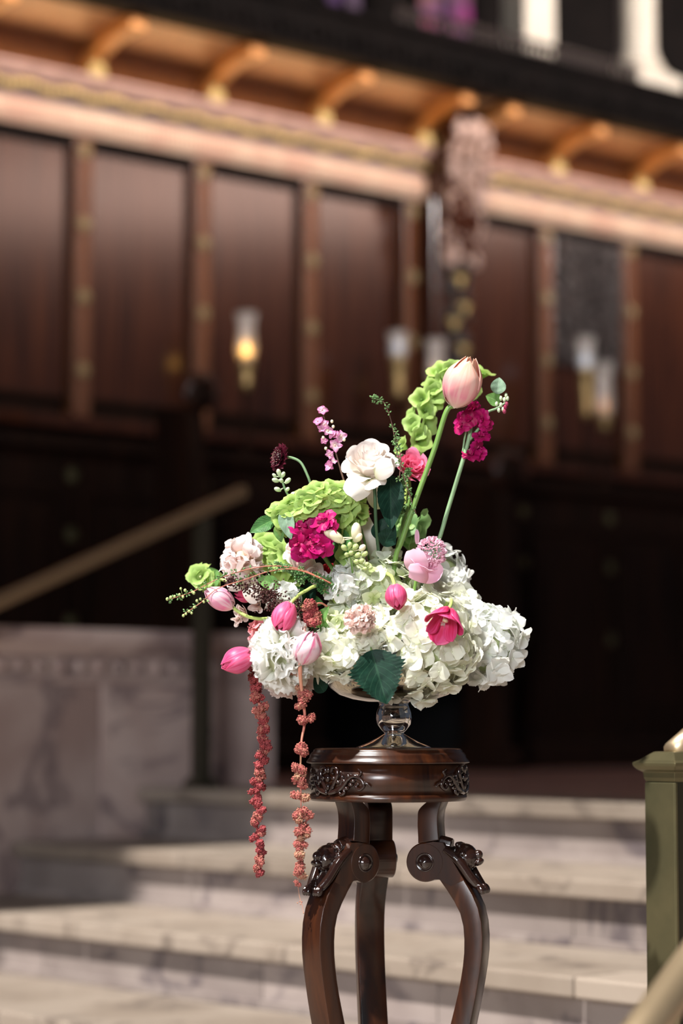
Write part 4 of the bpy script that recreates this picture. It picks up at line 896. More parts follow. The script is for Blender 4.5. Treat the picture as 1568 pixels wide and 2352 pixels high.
# white ruffled peony, lower left
def peony(px, py, Y, rx, ry, axis, mat, label, n=60, seed=0, pl=0.030, name='peony', jag=0.16, stem=True):
    rg = random.Random(seed); c = pos(px, py, Y); root = empty(name, Matrix.Translation(c), label, 'flower'); a, b = rx*K, ry*K; ax0 = Vector(axis).normalized()
    core = MB(); core.ball((0, 0, 0), (a*0.6, min(a, b)*0.6, b*0.6), 2); core.build('petal_base', mat, root)
    ga = PI*(3-math.sqrt(5)); k = 0; cnt = 0
    while k < n:
        z = 1-2*(k+0.5)/n; rr = math.sqrt(1-z*z); th = k*ga; k += 1
        nrm = Vector((rr*math.cos(th), rr*math.sin(th), z))
        if nrm.y > 0.65: continue
        p = Vector((nrm.x*a*0.46, nrm.y*min(a, b)*0.46, nrm.z*b*0.46))
        L = pl*rg.uniform(0.8, 1.1); W = L*rg.uniform(0.42, 0.62); ph = rg.uniform(0, 6); cp = rg.uniform(0.2, 0.6); cnt += 1
        ax = (nrm+Vector((rg.uniform(-1, 1), rg.uniform(-1, 1), rg.uniform(-1, 1)))*0.35+ax0*0.25).normalized()
        fr = frame(p, ax, rg.uniform(0, 6)); m = MB(); Lr = (Vector((nrm.x*a, nrm.y*min(a, b), nrm.z*b)).length*0.54+rg.uniform(-0.003, 0.004))
        def fn(u, v):
            wv = math.sin(PI*min(1, 0.10+0.62*v))**0.8; tip = 1-jag*(0.5+0.5*math.sin(u*11+ph))*(v > 0.9)-0.16*abs(u)**2
            z_ = Lr*v*tip; y_ = W*u*wv+0.0016*math.sin(v*9+ph)*v; x_ = cp*W*u*u*wv+0.0035*math.sin(u*5+ph)*v*v+0.30*Lr*v*v*v
            return fr@Vector((x_, y_, z_))
        m.grid(fn, 9, 9); m.build('petal', mat, root)
    if stem:
        m = MB(); m.tube([c, c.lerp(HUB(), 0.5), HUB()+Vector((0, 0, -0.02))], 0.004, 8, 4); m.build('stem', M_stem, root, world=True)
    return root
peony(650, 1500, 3.90, 78, 88, (-0.3, -0.6, -0.3), M_white_p, 'ruffled white peony hanging low at the left of the bowl', 150, 3, pl=0.036, name='peony')
peony(668, 1560, 3.965, 66, 40, (0, -0.5, -0.6), M_blush, 'pink frilled carnation half hidden under the white peony', 60, 5, name='carnation')
peony(596, 1455, 3.98, 26, 36, (-0.6, -0.4, 0.1), M_salmon, 'small salmon pink flower peeping out left of the white peony', 26, 6, name='carnation')

# roses
cr = rose(849, 1056, 3.95, 64, (-0.05, -0.66, 0.75), M_cream_p, 'cream blush rose in full bloom standing highest in the middle', (3, 4, 5, 5, 6, 6), 1.0, 0.0010, [pos(860, 1125, 3.95), pos(863, 1200, 3.96), pos(872, 1290, 3.98), HUB()], M_stemd, outer=1, seed=1, Hf=1.3, lipk=0.75)
def loose_petal(root, b, t, Yb, Yt, wpx, mat, curl=0.3, nrm=(0, -1, 0.2)):
    bb, tt = pos(*b, Yb), pos(*t, Yt); L = (tt-bb).length; x = (tt-bb).normalized(); nv_ = Vector(nrm); nv_ = (nv_-x*nv_.dot(x)).normalized(); y = nv_.cross(x); W = wpx/2*K
    m = MB()
    def fn(u, v):
        wv = math.sin(PI*min(1, 0.14+0.66*v))**0.7
        return bb+x*L*v*(1-0.12*u*u)+y*W*u*wv+nv_*(-curl*W*u*u*wv+curl*L*0.5*math.sin(PI*v)+0.0012*math.sin(u*5)*v)
    m.grid(fn, 9, 10); o = m.build('petal', mat, root, world=True); return o
loose_petal(cr, (842, 1100), (800, 1138), 3.94, 3.915, 62, M_cream_p, 0.35)
loose_petal(cr, (858, 1085), (902, 1068), 3.92, 3.90, 52, M_cream_p, 0.3)
loose_petal(cr, (855, 1100), (866, 1118), 3.93, 3.915, 56, M_cream_p, 0.3)
rose(948, 1070, 4.02, 43, (0.35, -0.75, 0.35), M_rosepink, 'bright pink ruffled lisianthus right of the cream rose', (3, 4, 5, 5), 1.05, 0.0035, [pos(940, 1150, 4.02), pos(915, 1260, 4.02), HUB()], M_stem, name='lisianthus', seed=4, jag=0.1)
rose(829, 1178, 4.0, 27, (0.3, -0.2, 0.8), M_salmon, 'small salmon pink rosebud behind the green bells', (3, 4, 4), 0.8, 0.001, [pos(835, 1240, 4.0), HUB()], M_stem, seed=2, Hf=1.9)
br = peony(556, 1294, 3.98, 47, 62, (-0.2, -0.5, 0.8), M_blush, 'pale blush rose at the far left, its pointed petals upright', 62, 17, pl=0.036, name='rose', jag=0.03)
loose_petal(br, (566, 1275), (571, 1222), 3.96, 3.97, 20, M_blush, 0.2)
loose_petal(br, (560, 1340), (520, 1345), 3.96, 3.95, 34, M_cream_p, 0.2)
loose_petal(br, (570, 1340), (590, 1385), 3.96, 3.95, 44, M_cream_p, 0.3)
rose(695, 1298, 3.99, 36, (0.1, -0.6, 0.3), M_blush, 'blush pink lisianthus hanging under the magenta stock', (3, 4, 5), 1.0, 0.003, [pos(740, 1340, 4.0), HUB()], M_stem, name='lisianthus', seed=9, Hf=1.3)
rose(672, 1265, 4.02, 30, (-0.6, -0.5, 0.3), M_blush, 'blush pink lisianthus left of the magenta stock', (3, 4, 4), 1.0, 0.003, None, name='lisianthus', seed=11)
rose(727, 1318, 3.985, 26, (0.2, -0.8, -0.2), M_blush, 'small peach pink lisianthus above the dark brown astilbe', (3, 4, 4), 0.9, 0.002, None, name='lisianthus', seed=12)
rose(757, 1310, 4.00, 22, (0.1, -0.6, 0.4), petal_mat('deep_red', [(0, (0.4, 0.02, 0.03)), (1, (0.5, 0.03, 0.05))]), 'small deep red rose in the shade left of the pale green hydrangea', (3, 4, 4), 1, 0.001, None, seed=13)
# mauve peony with fluffy centre
mp_ = rose(970, 1290, 3.93, 42, (0.45, -0.45, 0.75), M_peonypk, 'mauve pink anemone peony with a fluffy crown, right of centre', (5, 6), 1.15, 0.0018, [pos(950, 1360, 3.95), HUB()], M_stem, name='peony', seed=5, Hf=1.0)
m = MB(); rg = random.Random(6); cc = pos(990, 1268, 3.925)
for k in range(420):
    z = 1-2*(k+0.5)/420; rr_ = math.sqrt(1-z*z); th = k*2.39996; n_ = Vector((rr_*math.cos(th), rr_*math.sin(th), z))
    if n_.y > 0.5: continue
    p = cc+Vector((n_.x*0.0225, n_.y*0.02, n_.z*0.0225))*rg.uniform(0.8, 1.0); fr = frame(p, n_+Vector((rg.uniform(-.6, .6), rg.uniform(-.6, .6), rg.uniform(-.6, .6))), rg.uniform(0, 6)); W = 0.0026; L = 0.0058
    def fn(u, v): return fr@Vector((W*u*math.sin(PI*(0.15+0.6*v)), 0.0012*u*u+0.001*v, L*v*(1-0.25*abs(u))))
    m.grid(fn, 2, 3)
tag(m.build('fluffy_crown', M_peonypk, mp_, world=True), 'fluffy mauve crown of narrow petals', kind='stuff')
loose_petal(mp_, (962, 1318), (948, 1262), 3.925, 3.905, 58, M_peonypk, 0.35, (-0.4, -1, 0.2))
loose_petal(mp_, (985, 1325), (938, 1308), 3.93, 3.89, 44, M_peonypk, 0.3)
loose_petal(mp_, (958, 1250), (957, 1216), 3.95, 3.95, 11, M_peonypk, 0.1)
loose_petal(mp_, (970, 1330), (1015, 1300), 3.925, 3.915, 46, M_peonypk, -0.3)
# pale pink peony bud
pb = peony(826, 1421, 3.855, 30, 29, (0, -1, 0.1), M_budpk, 'round pale pink peony bud over the middle of the white hydrangeas', 90, 8, name='peony_bud', jag=0.2)

# tulips
tulip((1042, 936), (1082, 816), 3.93, 94, M_tul_peach, 'tall peach pink tulip, the highest flower of the bouquet', [pos(1025, 945, 3.93), pos(998, 1030, 3.94), pos(958, 1140, 3.95), pos(925, 1235, 3.96), pos(905, 1310, 3.97), HUB()], M_stem, 0.05, 0.5, 3.90, 0.0045)
tulip((536, 1395), (470, 1352), 3.90, 52, M_tul_pink, 'soft pink tulip furthest left, drooping on a lime stem', [pos(546, 1404, 3.90), pos(575, 1418, 3.90), pos(620, 1420, 3.92), pos(720, 1400, 3.95), HUB()], M_stemy, 0.12, 0.4, 3.885, 0.0028)
tulip((668, 1384), (636, 1450), 3.88, 56, M_tul_hot, 'hot pink tulip nodding in front of the dark astilbe', [pos(676, 1376, 3.885), pos(700, 1358, 3.91), pos(738, 1350, 3.94), pos(800, 1420, 3.97), HUB()], M_stemy, 0.18, 0.2, 3.86, 0.0028)
tulip((690, 1524), (722, 1450), 3.85, 66, M_tul_str, 'pink and white striped tulip in front of the white peony', None, None, 0.05, 0.9, 3.83)
tulip((580, 1500), (508, 1534), 3.90, 62, M_tul_hot, 'closed hot pink tulip pointing left beside the white peony', [pos(592, 1496, 3.90), pos(640, 1490, 3.93), pos(760, 1480, 3.97), HUB()], M_stemy, 0.0, 0.1, 3.885, 0.0028)
tulip((905, 1342), (914, 1400), 3.87, 50, M_tul_hot, 'small hot pink tulip hanging in front of the pale green hydrangea', [pos(903, 1334, 3.88), pos(896, 1322, 3.91), pos(885, 1340, 3.95), HUB()], M_stemy, 0.12, 0.75, 3.855, 0.0028)
tulip((1030, 1398), (1014, 1455), 3.865, 64, M_tul_red, 'wide open crimson pink tulip on the right white hydrangea', [pos(1036, 1385, 3.88), pos(1030, 1380, 3.93), pos(990, 1440, 3.98), HUB()], M_stemy, 0.75, 0.25, 3.83, 0.0028)
tulip((590, 1362), (536, 1362), 3.99, 44, M_tul_red, 'crimson tulip hidden under the pale blush rose', [pos(600, 1362, 3.99), pos(700, 1400, 3.99), HUB()], M_stemy, 0.1, 0.3, 3.98, 0.0028)
# sweet pea-like pale pink flowers, low left
for i, (x, y, r_, lb) in enumerate(((556, 1408, 20, 'pale pink snapdragon floret under the leftmost tulip stem'), (545, 1425, 13, 'lowest pale pink snapdragon floret at the left'), (588, 1392, 18, 'pale pink snapdragon floret above the lime tulip stem'))):
    rose(x, y, 3.98, r_, (-0.4, -0.7, -0.3), M_blush, lb, (3, 4), 1.0, 0.003, None, name='snapdragon_floret', seed=20+i)

# bells of Ireland
bells([(818, 1200), (800, 1150), (750, 1140), (690, 1165), (640, 1195)], (3.99, 3.955, 3.94, 3.94, 3.94), 'lime green bells of Ireland spike arching left over the magenta stock', n=62, scale=1.0, seed=1, lo=0.05, stem_end=[HUB()], R_=0.017)
bells([(800, 1300), (795, 1240), (790, 1180)], (3.98, 3.97, 3.96), 'green bells of Ireland stem standing left of the cream buds', n=14, scale=0.95, seed=2, stem_end=[], R_=0.012)
bells([(900, 1330), (925, 1200), (940, 1060), (965, 960), (1000, 895), (1045, 858), (1100, 880)], (4.06, 4.09, 4.10, 4.11, 4.12, 4.13, 4.13), 'tall bells of Ireland spike curving up behind the peach tulip', n=27, scale=1.12, seed=3, lo=0.36, stem_end=[HUB()], R_=0.018)
bells([(905, 1300), (925, 1230), (945, 1190)], (4.06, 4.07, 4.07), 'short bells of Ireland sprig behind the tall tulip stem', M_belld, n=7, scale=1.3, seed=4, lo=0.4, stem_end=[])
bells([(700, 1330), (650, 1285), (600, 1262)], (4.05, 4.06, 4.07), 'blurred bells of Ireland tip right of the pale blush rose', n=20, scale=1.15, seed=5, lo=0.2, R_=0.018)
bells([(620, 1360), (560, 1345), (480, 1325), (462, 1335)], (4.08, 4.10, 4.12, 4.12), 'blurred bells of Ireland tip poking out at the far left', n=8, scale=1.15, seed=6, lo=0.72, R_=0.014)

# stocks
def stock(path, Ys, spots, Yf, label, mat=M_mag, smat=M_stemg, seed=0, rr_=0.013, sr=0.0035, budtip=None, smesh=None):
    rg = random.Random(seed); P = [pos(p[0], p[1], y) for p, y in zip(path, Ys)]; root = empty('stock', Matrix.Translation(P[0]), label, 'flower stem'); Mi = MW[root.name].inverted()
    stem_to(root, P, smat, sr)
    for (x, y) in spots:
        p = pos(x, y, Yf+rg.uniform(-0.012, 0.012)); ax = (Vector((0, -0.8, 0.25))+Vector((rg.uniform(-.7, .7), 0, rg.uniform(-.7, .7))))
        inst('floret', ruffle(mat, rg.randrange(4), rr_), root, frame(Mi@p, ax, rg.uniform(0, 6), rg.uniform(0.85, 1.15)))
        k_ = MB(); q, _ = spline(P, [0]*len(P), 6); near = min(q, key=lambda a: (a-p).length); k_.tube([near, p+Vector((0, 0.004, 0))], 0.0011, 6); k_.build('pedicel', smat, root, world=True)
    return root
sk = stock([(1083, 965), (1076, 1010), (1056, 1080), (1030, 1165), (1006, 1245), (950, 1400), (910, 1540)], (3.97, 3.97, 3.97, 3.98, 3.98, 3.99, 4.0), [(1086, 940), (1062, 968), (1076, 962), (1106, 962), (1116, 975), (1060, 978), (1104, 1002), (1096, 1030), (1080, 1044), (1100, 1042)], 3.965, 'magenta stock on a long grey green stem at the upper right', seed=2, rr_=0.0155)
m = MB(); m.tube([pos(1078, 1010, 3.97), pos(1098, 985, 3.97), pos(1115, 950, 3.975), pos(1140, 938, 3.98), pos(1160, 925, 3.98)], [0.003, 0.0026, 0.0022, 0.002, 0.0015], 8, 5); m.build('side_stem', M_stemg, sk, world=True)
m = MB(); m.tube([pos(1062, 1040, 3.97), pos(1066, 1010, 3.97), pos(1070, 990, 3.965)], 0.0016, 8, 3); m.build('side_stem', M_stemg, sk, world=True)
for (x, y) in ((1150, 930), (1158, 918), (1162, 908), (1150, 915), (1140, 928), (1145, 942), (1155, 940), (1165, 915)):
    m = MB(); p = pos(x, y, 3.98); m.ball(p, (0.0028, 0.0028, 0.0044), 1); m.build('bud', M_budp, sk, world=True)
for (x, y) in ((1160, 935), (1158, 945), (1163, 928)):
    m = MB(); p = pos(x, y, 3.975); m.ball(p, (0.0032, 0.0032, 0.0042), 1); tag(m.build('bud', M_mag, sk, world=True), 'magenta bud')
stock([(780, 1330), (745, 1280), (712, 1235), (700, 1205)], (3.98, 3.97, 3.96, 3.96), [(690, 1212), (682, 1245), (705, 1235), (722, 1216), (742, 1195), (742, 1228), (712, 1262), (738, 1256), (694, 1268), (722, 1242), (700, 1215), (756, 1212)], 3.92, 'dense magenta stock cluster under the arching green bells', seed=5, rr_=0.0195, smat=M_stem)
# cream snapdragon / stock buds
def budstem(path, Ys, buds, label, bm, smat=M_stem, name='snapdragon', r=0.002, sz=(0.004, 0.004, 0.007), cat='flower stem', tilt=0.5):
    P = [pos(p[0], p[1], y) for p, y in zip(path, Ys)]; root = empty(name, Matrix.Translation(P[0]), label, cat); stem_to(root, P, smat, r); q, _ = spline(P, [0]*len(P), 6)
    for b in buds:
        x, y, s = b[:3]; mat_ = b[3] if len(b) > 3 else bm; p = pos(x, y, Ys[-1]-0.004); near = min(q, key=lambda a: (a-p).length); d_ = (p-near); d_ = (d_.normalized() if d_.length > 1e-4 else Vector((0, 0, 1)))+Vector((0, -0.2, 0.6)); fr = frame(p, d_, 0)
        m = MB(); m.ball(p, (sz[0]*s, sz[1]*s, sz[2]*s), 1, fr.to_3x3().to_4x4()); m.tube([near, p-d_.normalized()*sz[2]*s*0.7], 0.001, 6)
        m.ball(p-d_.normalized()*sz[2]*s*0.75, (sz[0]*s*0.7,)*3, 0); m.build('bud', mat_, root, world=True)
    return root
budstem([(700, 1250), (672, 1160), (655, 1125), (645, 1095)], (3.97, 3.96, 3.95, 3.95), [(640, 1085, 1.1), (650, 1090, 1.0), (632, 1103, 1.1), (646, 1104, 1.0), (661, 1104, 1.1), (637, 1124, 1.1), (660, 1124, 0.9), (672, 1136, 1.1, M_budc), (630, 1092, 0.8)], 'pale green stock buds beside the dark scabiosa', M_budp, M_stemg, 'stock_buds', 0.0018, (0.0036, 0.0036, 0.0058))
budstem([(812, 1340), (806, 1285), (800, 1262)], (3.95, 3.91, 3.90), [(790, 1258, 1.1), (803, 1252, 1), (816, 1256, 1.1), (832, 1258, 1.2, M_budc), (838, 1272, 1), (822, 1275, 1.1), (806, 1270, 1), (796, 1274, .9), (830, 1288, 1), (842, 1296, .9), (818, 1290, 1), (850, 1304, .8), (838, 1306, .8)], 'pale green snapdragon bud sprig above the green hydrangea', M_bud, M_stem, 'snapdragon_buds', 0.0018, (0.0042, 0.0042, 0.0056))
budstem([(812, 1300), (818, 1250), (818, 1235)], (3.94, 3.92, 3.91), [(818, 1222, 1.7), (770, 1232, 1.7), (757, 1228, 1.2), (822, 1235, 1.2)], 'cream snapdragon blossoms between the magenta stock and the dark leaf', M_budc, M_stem, 'snapdragon', 0.002, (0.0052, 0.0052, 0.0098))

# waxflower spike
wf = empty('waxflower', Matrix.Translation(pos(800, 1130, 3.97)), 'slender pink waxflower spike left of the cream rose', 'flower stem'); Mi = MW[wf.name].inverted()
WP = [pos(x, y, 3.97) for (x, y) in ((880, 1440), (820, 1200), (798, 1130), (782, 1080), (768, 1030), (752, 985), (740, 945))]
stem_to(wf, WP, M_twigb, [0.0022, 0.002, 0.0018, 0.0015, 0.0013, 0.0011, 0.0008])
for (x, y, s) in ((740, 942, 1.0), (730, 968, 1.0), (745, 975, 0.95), (752, 990, 1.2), (764, 998, 0.9), (782, 1003, 1.15), (768, 1023, 1.25), (756, 1045, 1.0), (757, 1070, 1.0), (765, 1060, 0.7), (738, 985, 0.8), (744, 1012, 0.7), (772, 1000, .8)):
    inst('floret', florets(M_wax_p, R.randrange(5), 0.0095, 5), wf, frame(Mi@pos(x, y, 3.965), Vector((R.uniform(-.6, .6), -0.9, R.uniform(-0.1, .6))), R.uniform(0, 6), s))
for (x, y) in ((762, 968), (765, 980), (742, 1005), (790, 1010), (748, 1030)):
    m = MB(); m.ball(pos(x, y, 3.965), (0.0026, 0.0026, 0.003), 1); m.build('bud', M_blushbud if 'M_blushbud' in globals() else M_budc, wf, world=True)

# scabiosa
sb = empty('scabiosa', frame(pos(646, 1052, 3.96), (-0.75, -0.5, 0.15), 0), 'dark burgundy scabiosa on a hooked green stem, upper left', 'flower')
for li, n in enumerate((16, 14, 10)):
    for k in range(n):
        a0 = 2*PI*k/n+li*0.3; Rt = (36-7*li)*K; m = MB(); ph = R.uniform(0, 6); tl = 0.15+0.33*li
        def fn(u, v):
            w_ = 0.0062*math.sin(PI*min(1, 0.12+0.7*v))*u; x = Rt*v*math.cos(tl)*(1-0.15*abs(u)); z = Rt*v*math.sin(tl)+0.002*math.sin(u*4+ph)*v
            return Vector((x*math.cos(a0)-w_*math.sin(a0), x*math.sin(a0)+w_*math.cos(a0), z))
        m.grid(fn, 5, 5); m.build('petal', M_burg, sb)
m = MB(); m.ball((0, 0, 0.004), (0.010, 0.010, 0.009), 1); m.build('cone', M_burg, sb)
m = MB()
for k in range(44):
    z = (k+0.5)/44; rr_ = math.sqrt(1-z*z); th = k*2.39996; n_ = Vector((rr_*math.cos(th), rr_*math.sin(th), z)); m.ball(Vector((0, 0, 0.004))+n_*0.0125, 0.00045, 0)
tag(m.build('stamens', M_budc, sb), kind='stuff')
m = MB(); m.lathe([(0.0015, -0.008), (0.006, -0.004), (0.009, -0.0005)], 12); m.build('calyx', M_stem, sb)
stem_to(sb, [pos(652, 1052, 3.965), pos(668, 1051, 3.965), pos(690, 1062, 3.965), pos(706, 1092, 3.965), pos(718, 1126, 3.97), pos(760, 1250, 3.98), HUB()], M_stemg, 0.0022)
for (x, y) in ((704, 1098), (722, 1110), (728, 1118), (712, 1115), (735, 1122)):
    pass

# fine sprigs
def sprig(path, Y, label, smat, leaves, lmat, name='thyme_sprig', r=0.0010, sz=0.0032, seed=0, buds=None, r1=None, cat='sprig', nb=3):
    rg = random.Random(seed); P = [pos(p[0], p[1], Y if len(p) < 3 else p[2]) for p in path]; root = empty(name, Matrix.Translation(P[0]), label, cat)
    stem_to(root, P, smat, [r+(r1 or r*0.5-r)*i/(len(P)-1) if r1 else r*(1-0.5*i/(len(P)-1)) for i in range(len(P))]); q, _ = spline(P, [0]*len(P), 30)
    m = MB(); me_ = None
    for k in range(leaves):
        t = rg.random(); p = q[int(t*(len(q)-1))]
        for s_ in range(nb):
            o_ = Vector((rg.uniform(-1, 1), rg.uniform(-1, 1)*0.7, rg.uniform(-1, 1)))*sz*1.6; fr = frame(p, o_, 0).to_3x3().to_4x4(); m.ball(p+o_, (sz*0.5, sz*0.18, sz*0.8), 0, fr)
            m.tube([p, p+o_], 0.00028, 4)
    tag(m.build('tiny_leaves', lmat, root, world=True), kind='stuff')
    if buds:
        for (x, y, s_) in buds:
            b = MB(); b.ball(pos(x, y, Y), (0.0026*s_, 0.0026*s_, 0.003*s_), 1); near = min(q, key=lambda a: (a-pos(x, y, Y)).length); b.tube([near, pos(x, y, Y)], 0.0004, 4); b.build('bud', M_bud, root, world=True)
    return root
sprig([(955, 1180), (930, 1105), (912, 1040), (905, 1000), (896, 960), (882, 925), (866, 918), (855, 913)], 3.95, 'thin green twig with tiny leaves rising behind the cream rose', M_twigb, 42, M_tinyleaf, seed=1, r=0.0010)
sprig([(917, 1100), (920, 1050), (913, 1020), (908, 990)], 3.93, 'short dark twig crossing the bright pink lisianthus', M_twigb, 14, M_tinyleaf, seed=2)
sprig([(760, 1340), (720, 1320), (680, 1305), (620, 1300), (560, 1310), (500, 1330), (440, 1360), (384, 1378)], 3.89, 'long red twig with green buds reaching furthest left', M_twig, 30, M_tinyleaf, name='budding_twig', seed=3, r=0.0012, buds=[(384, 1376, 1), (392, 1372, 1), (401, 1370, .9), (412, 1366, .9), (425, 1356, 1), (415, 1352, .8), (420, 1371, .9), (445, 1362, 1), (452, 1350, .7), (460, 1325, .8), (470, 1330, .7), (442, 1360, .9)])
sprig([(740, 1330), (680, 1308), (620, 1312), (560, 1332), (500, 1352), (460, 1385), (420, 1412)], 3.875, 'second red twig with green buds, below the longest one', M_twig, 22, M_tinyleaf, name='budding_twig', seed=4, r=0.0011, buds=[(421, 1414, .9), (427, 1410, .8), (434, 1404, .9), (440, 1408, .8), (446, 1395, .9), (452, 1380, .9), (460, 1376, .8), (468, 1382, .9), (477, 1380, .8)])
for i, (x, y, lb) in enumerate(((650, 1305, 'feathery green sprig left of the peach pink lisianthus'), (700, 1325, 'feathery green sprig above the dark astilbe'), (735, 1330, 'feathery green sprig beside the deep red rose'))):
    sprig([(x+45, y+30), (x+20, y+5), (x-15, y-8)], 3.93, lb, M_twigb, 60, M_tinyleaf if i != 1 else L_mid, seed=10+i, sz=0.0036)
sprig([(925, 1180), (925, 1130), (930, 1100), (940, 1080)], 3.99, 'feathery green sprig under the bright pink lisianthus', M_stem, 60, M_tinyleaf, seed=15, sz=0.003)
# astilbe
def plume(path, Y, label, n, rr_, mat, seed, name='astilbe'):
    rg = random.Random(seed); P = [pos(p[0], p[1], Y) for p in path]; root = empty(name, Matrix.Translation(P[0]), label, 'sprig'); stem_to(root, P, M_twigb, 0.001); q, _ = spline(P, [0]*len(P), 30); m = MB()
    for k in range(n):
        t = rg.random(); p = q[int(t*(len(q)-1))]; w_ = rr_*(1.15-0.85*t)*K; o_ = Vector((rg.gauss(0, 1), rg.gauss(0, .6), rg.gauss(0, 1)))*w_*0.55; m.ball(p+o_, rg.uniform(0.0011, 0.0021), 0)
        if k % 3 == 0: m.tube([p, p+o_], 0.0004, 4)
    tag(m.build('dark_florets', mat, root, world=True), kind='stuff'); return root
plume([(640, 1385), (615, 1365), (580, 1350), (540, 1340), (526, 1335)], 3.885, 'dark brown astilbe plume below the pale blush rose', 330, 30, M_ast, 3)
plume([(650, 1420), (630, 1390), (600, 1365), (635, 1368)], 3.895, 'dark brown astilbe tuft behind the nodding pink tulip', 240, 22, M_ast, 4)
plume([(700, 1460), (690, 1420), (680, 1380)], 3.91, 'dark maroon astilbe tuft right of the nodding pink tulip', 260, 26, M_ast, 5)

# amaranth
def amcluster(seed, lumps=4, n=150, r=0.0085):
    rg = random.Random(seed); m = MB(); L_ = [Vector((rg.uniform(-1, 1), rg.uniform(-1, 1), rg.uniform(-0.8, 0.8)))*r*0.75 for _ in range(lumps)]
    for c in L_: m.ball(c, r*0.52, 1)
    for k in range(n):
        c = L_[k % lumps]; v = Vector((rg.gauss(0, 1), rg.gauss(0, 1), rg.gauss(0, 1))).normalized()*r*rg.uniform(0.5, 0.72); m.ball(c+v, rg.uniform(0.0009, 0.0017), 0)
    return m
AMC = {mt.name: [amcluster(s+k*9).mesh('flower_cluster', mt) for s in range(4)] for k, mt in enumerate((M_am, M_am2, M_amtan))}
def amaranth(path, Ys, clusters, label, mats, stemr, seed, smat=M_amstem):
    rg = random.Random(seed); P = [pos(p[0], p[1], y) for p, y in zip(path, Ys)]; root = empty('hanging_amaranth', Matrix.Translation(P[0]), label, 'flower stem'); Mi = MW[root.name].inverted(); stem_to(root, P, smat, stemr)
    Yc = Ys[len(Ys)//2]
    for (x, y, s) in clusters:
        inst('flower_cluster', rg.choice(AMC[rg.choice(mats).name]), root, frame(Mi@pos(x, y, Yc-0.003), (0, 0, 1), rg.uniform(0, 6), s*1.22))
    return root
cl = []; rg = random.Random(31); y = 1534
xs = [(1530, 582), (1600, 592), (1660, 602), (1700, 606), (1760, 598), (1820, 590), (1900, 590), (1960, 594), (2015, 595)]
def xat(y):
    for (ya, xa), (yb, xb) in zip(xs, xs[1:]):
        if y <= yb: return xa+(xb-xa)*(y-ya)/(yb-ya)
    return xs[-1][1]
while y < 2016:
    t = (y-1534)/480; cl.append((xat(y)+rg.uniform(-6, 6), y, 0.98-0.30*t)); y += 12.5*(1-0.2*t)
amaranth([(640, 1500), (600, 1515)]+[(xat(y), y) for y in (1560, 1640, 1720, 1800, 1900, 2000)], (3.97, 3.955)+(3.95,)*6, cl, 'dense rose red amaranth tassel hanging furthest left', [M_am2, M_am2, M_am], 0.0018, 3)
cl2 = [(676, 1546, .75), (684, 1578, .6), (694, 1592, .9), (704, 1600, .9), (686, 1616, .85), (694, 1618, .8), (700, 1652, .9), (710, 1648, .75), (684, 1716, .85), (700, 1722, 1.0), (690, 1722, .9), (682, 1762, .75), (698, 1768, .85), (690, 1780, .9), (688, 1795, .95), (694, 1800, .8), (682, 1826, .85), (698, 1830, .85), (690, 1832, .7), (692, 1866, .95), (708, 1872, .75), (688, 1880, .85), (696, 1900, .9), (688, 1908, .85), (702, 1915, .75), (690, 1925, .8), (684, 1938, .8), (694, 1944, .75), (688, 1964, .8), (684, 1966, .6), (690, 1984, .8), (688, 2000, .85), (690, 2014, .7), (680, 2028, .5)]
am = amaranth([(700, 1440), (690, 1500), (689, 1540), (692, 1580), (700, 1650), (692, 1705), (690, 1770), (691, 1850), (690, 1950), (684, 2020), (686, 2050), (690, 2068), (694, 2080), (697, 2098)], (3.88, 3.862, 3.86, 3.87, 3.88, 3.88, 3.88, 3.88, 3.88, 3.88, 3.88, 3.88, 3.88, 3.88), cl2, 'beaded brown red amaranth tassel hanging in front of the stand edge', [M_am, M_am, M_amtan], [0.0022, 0.003, 0.0034, 0.0026, 0.0022, 0.0018, 0.0014, 0.001, 0.0008, 0.0005, 0.0004, 0.0004, 0.0004, 0.0003], 5)
m = MB()
for (x, y) in ((683, 2074), (688, 2071), (693, 2072), (690, 2077), (697, 2097)): m.ball(pos(x, y, 3.88), 0.0013, 0)
m.build('dry_tip', M_amtan, am, world=True)
amaranth([(760, 1400), (735, 1385), (715, 1400), (712, 1440)], (3.95, 3.91, 3.90, 3.90), [(708, 1390, 1.0), (722, 1384, .8), (714, 1404, 1.1), (702, 1412, .9), (726, 1412, .9), (718, 1426, 1.1), (708, 1432, .9), (726, 1430, .9), (716, 1400, 1.0)], 'brick red amaranth tuft right of the nodding pink tulip', [M_am2, M_am], 0.0015, 7)

# leaves
leaf((896, 1090), (898, 1215), 3.955, 3.93, 62, L_dark, 'glossy dark green rose leaf right of the cream rose stem', 0.35, 0.05, 0.05, petiole=[pos(870, 1085, 3.955), pos(862, 1120, 3.955)])
leaf((852, 1492), (888, 1616), 3.86, 3.845, 104, L_dark, 'large dark serrated hydrangea leaf hanging over the glass bowl', 0.22, 0.05, 0.2, lob=0.2, petiole=[pos(850, 1470, 3.93)])
leaf((630, 1192), (574, 1222), 3.95, 3.94, 36, L_mid, 'pointed green leaf left of the green bells', 0.3, 0.1, 0.15)
leaf((650, 1172), (668, 1238), 3.92, 3.91, 36, L_grey, 'pale grey green leaf hanging below the green bells', 0.3, 0.1, 0.05)
leaf((636, 1205), (646, 1246), 3.93, 3.93, 24, L_light, 'light green leaf beside the pale grey green leaf', 0.3, 0.1, 0.05)
leaf((1142, 905), (1146, 866), 3.98, 3.98, 36, L_grey, 'broad grey green leaf at the upper right tip', 0.4, 0.2, 0.05)
leaf((1148, 925), (1116, 908), 3.985, 3.98, 34, L_light, 'round light green leaf below the upper right tip', 0.3, 0.2, 0.03)
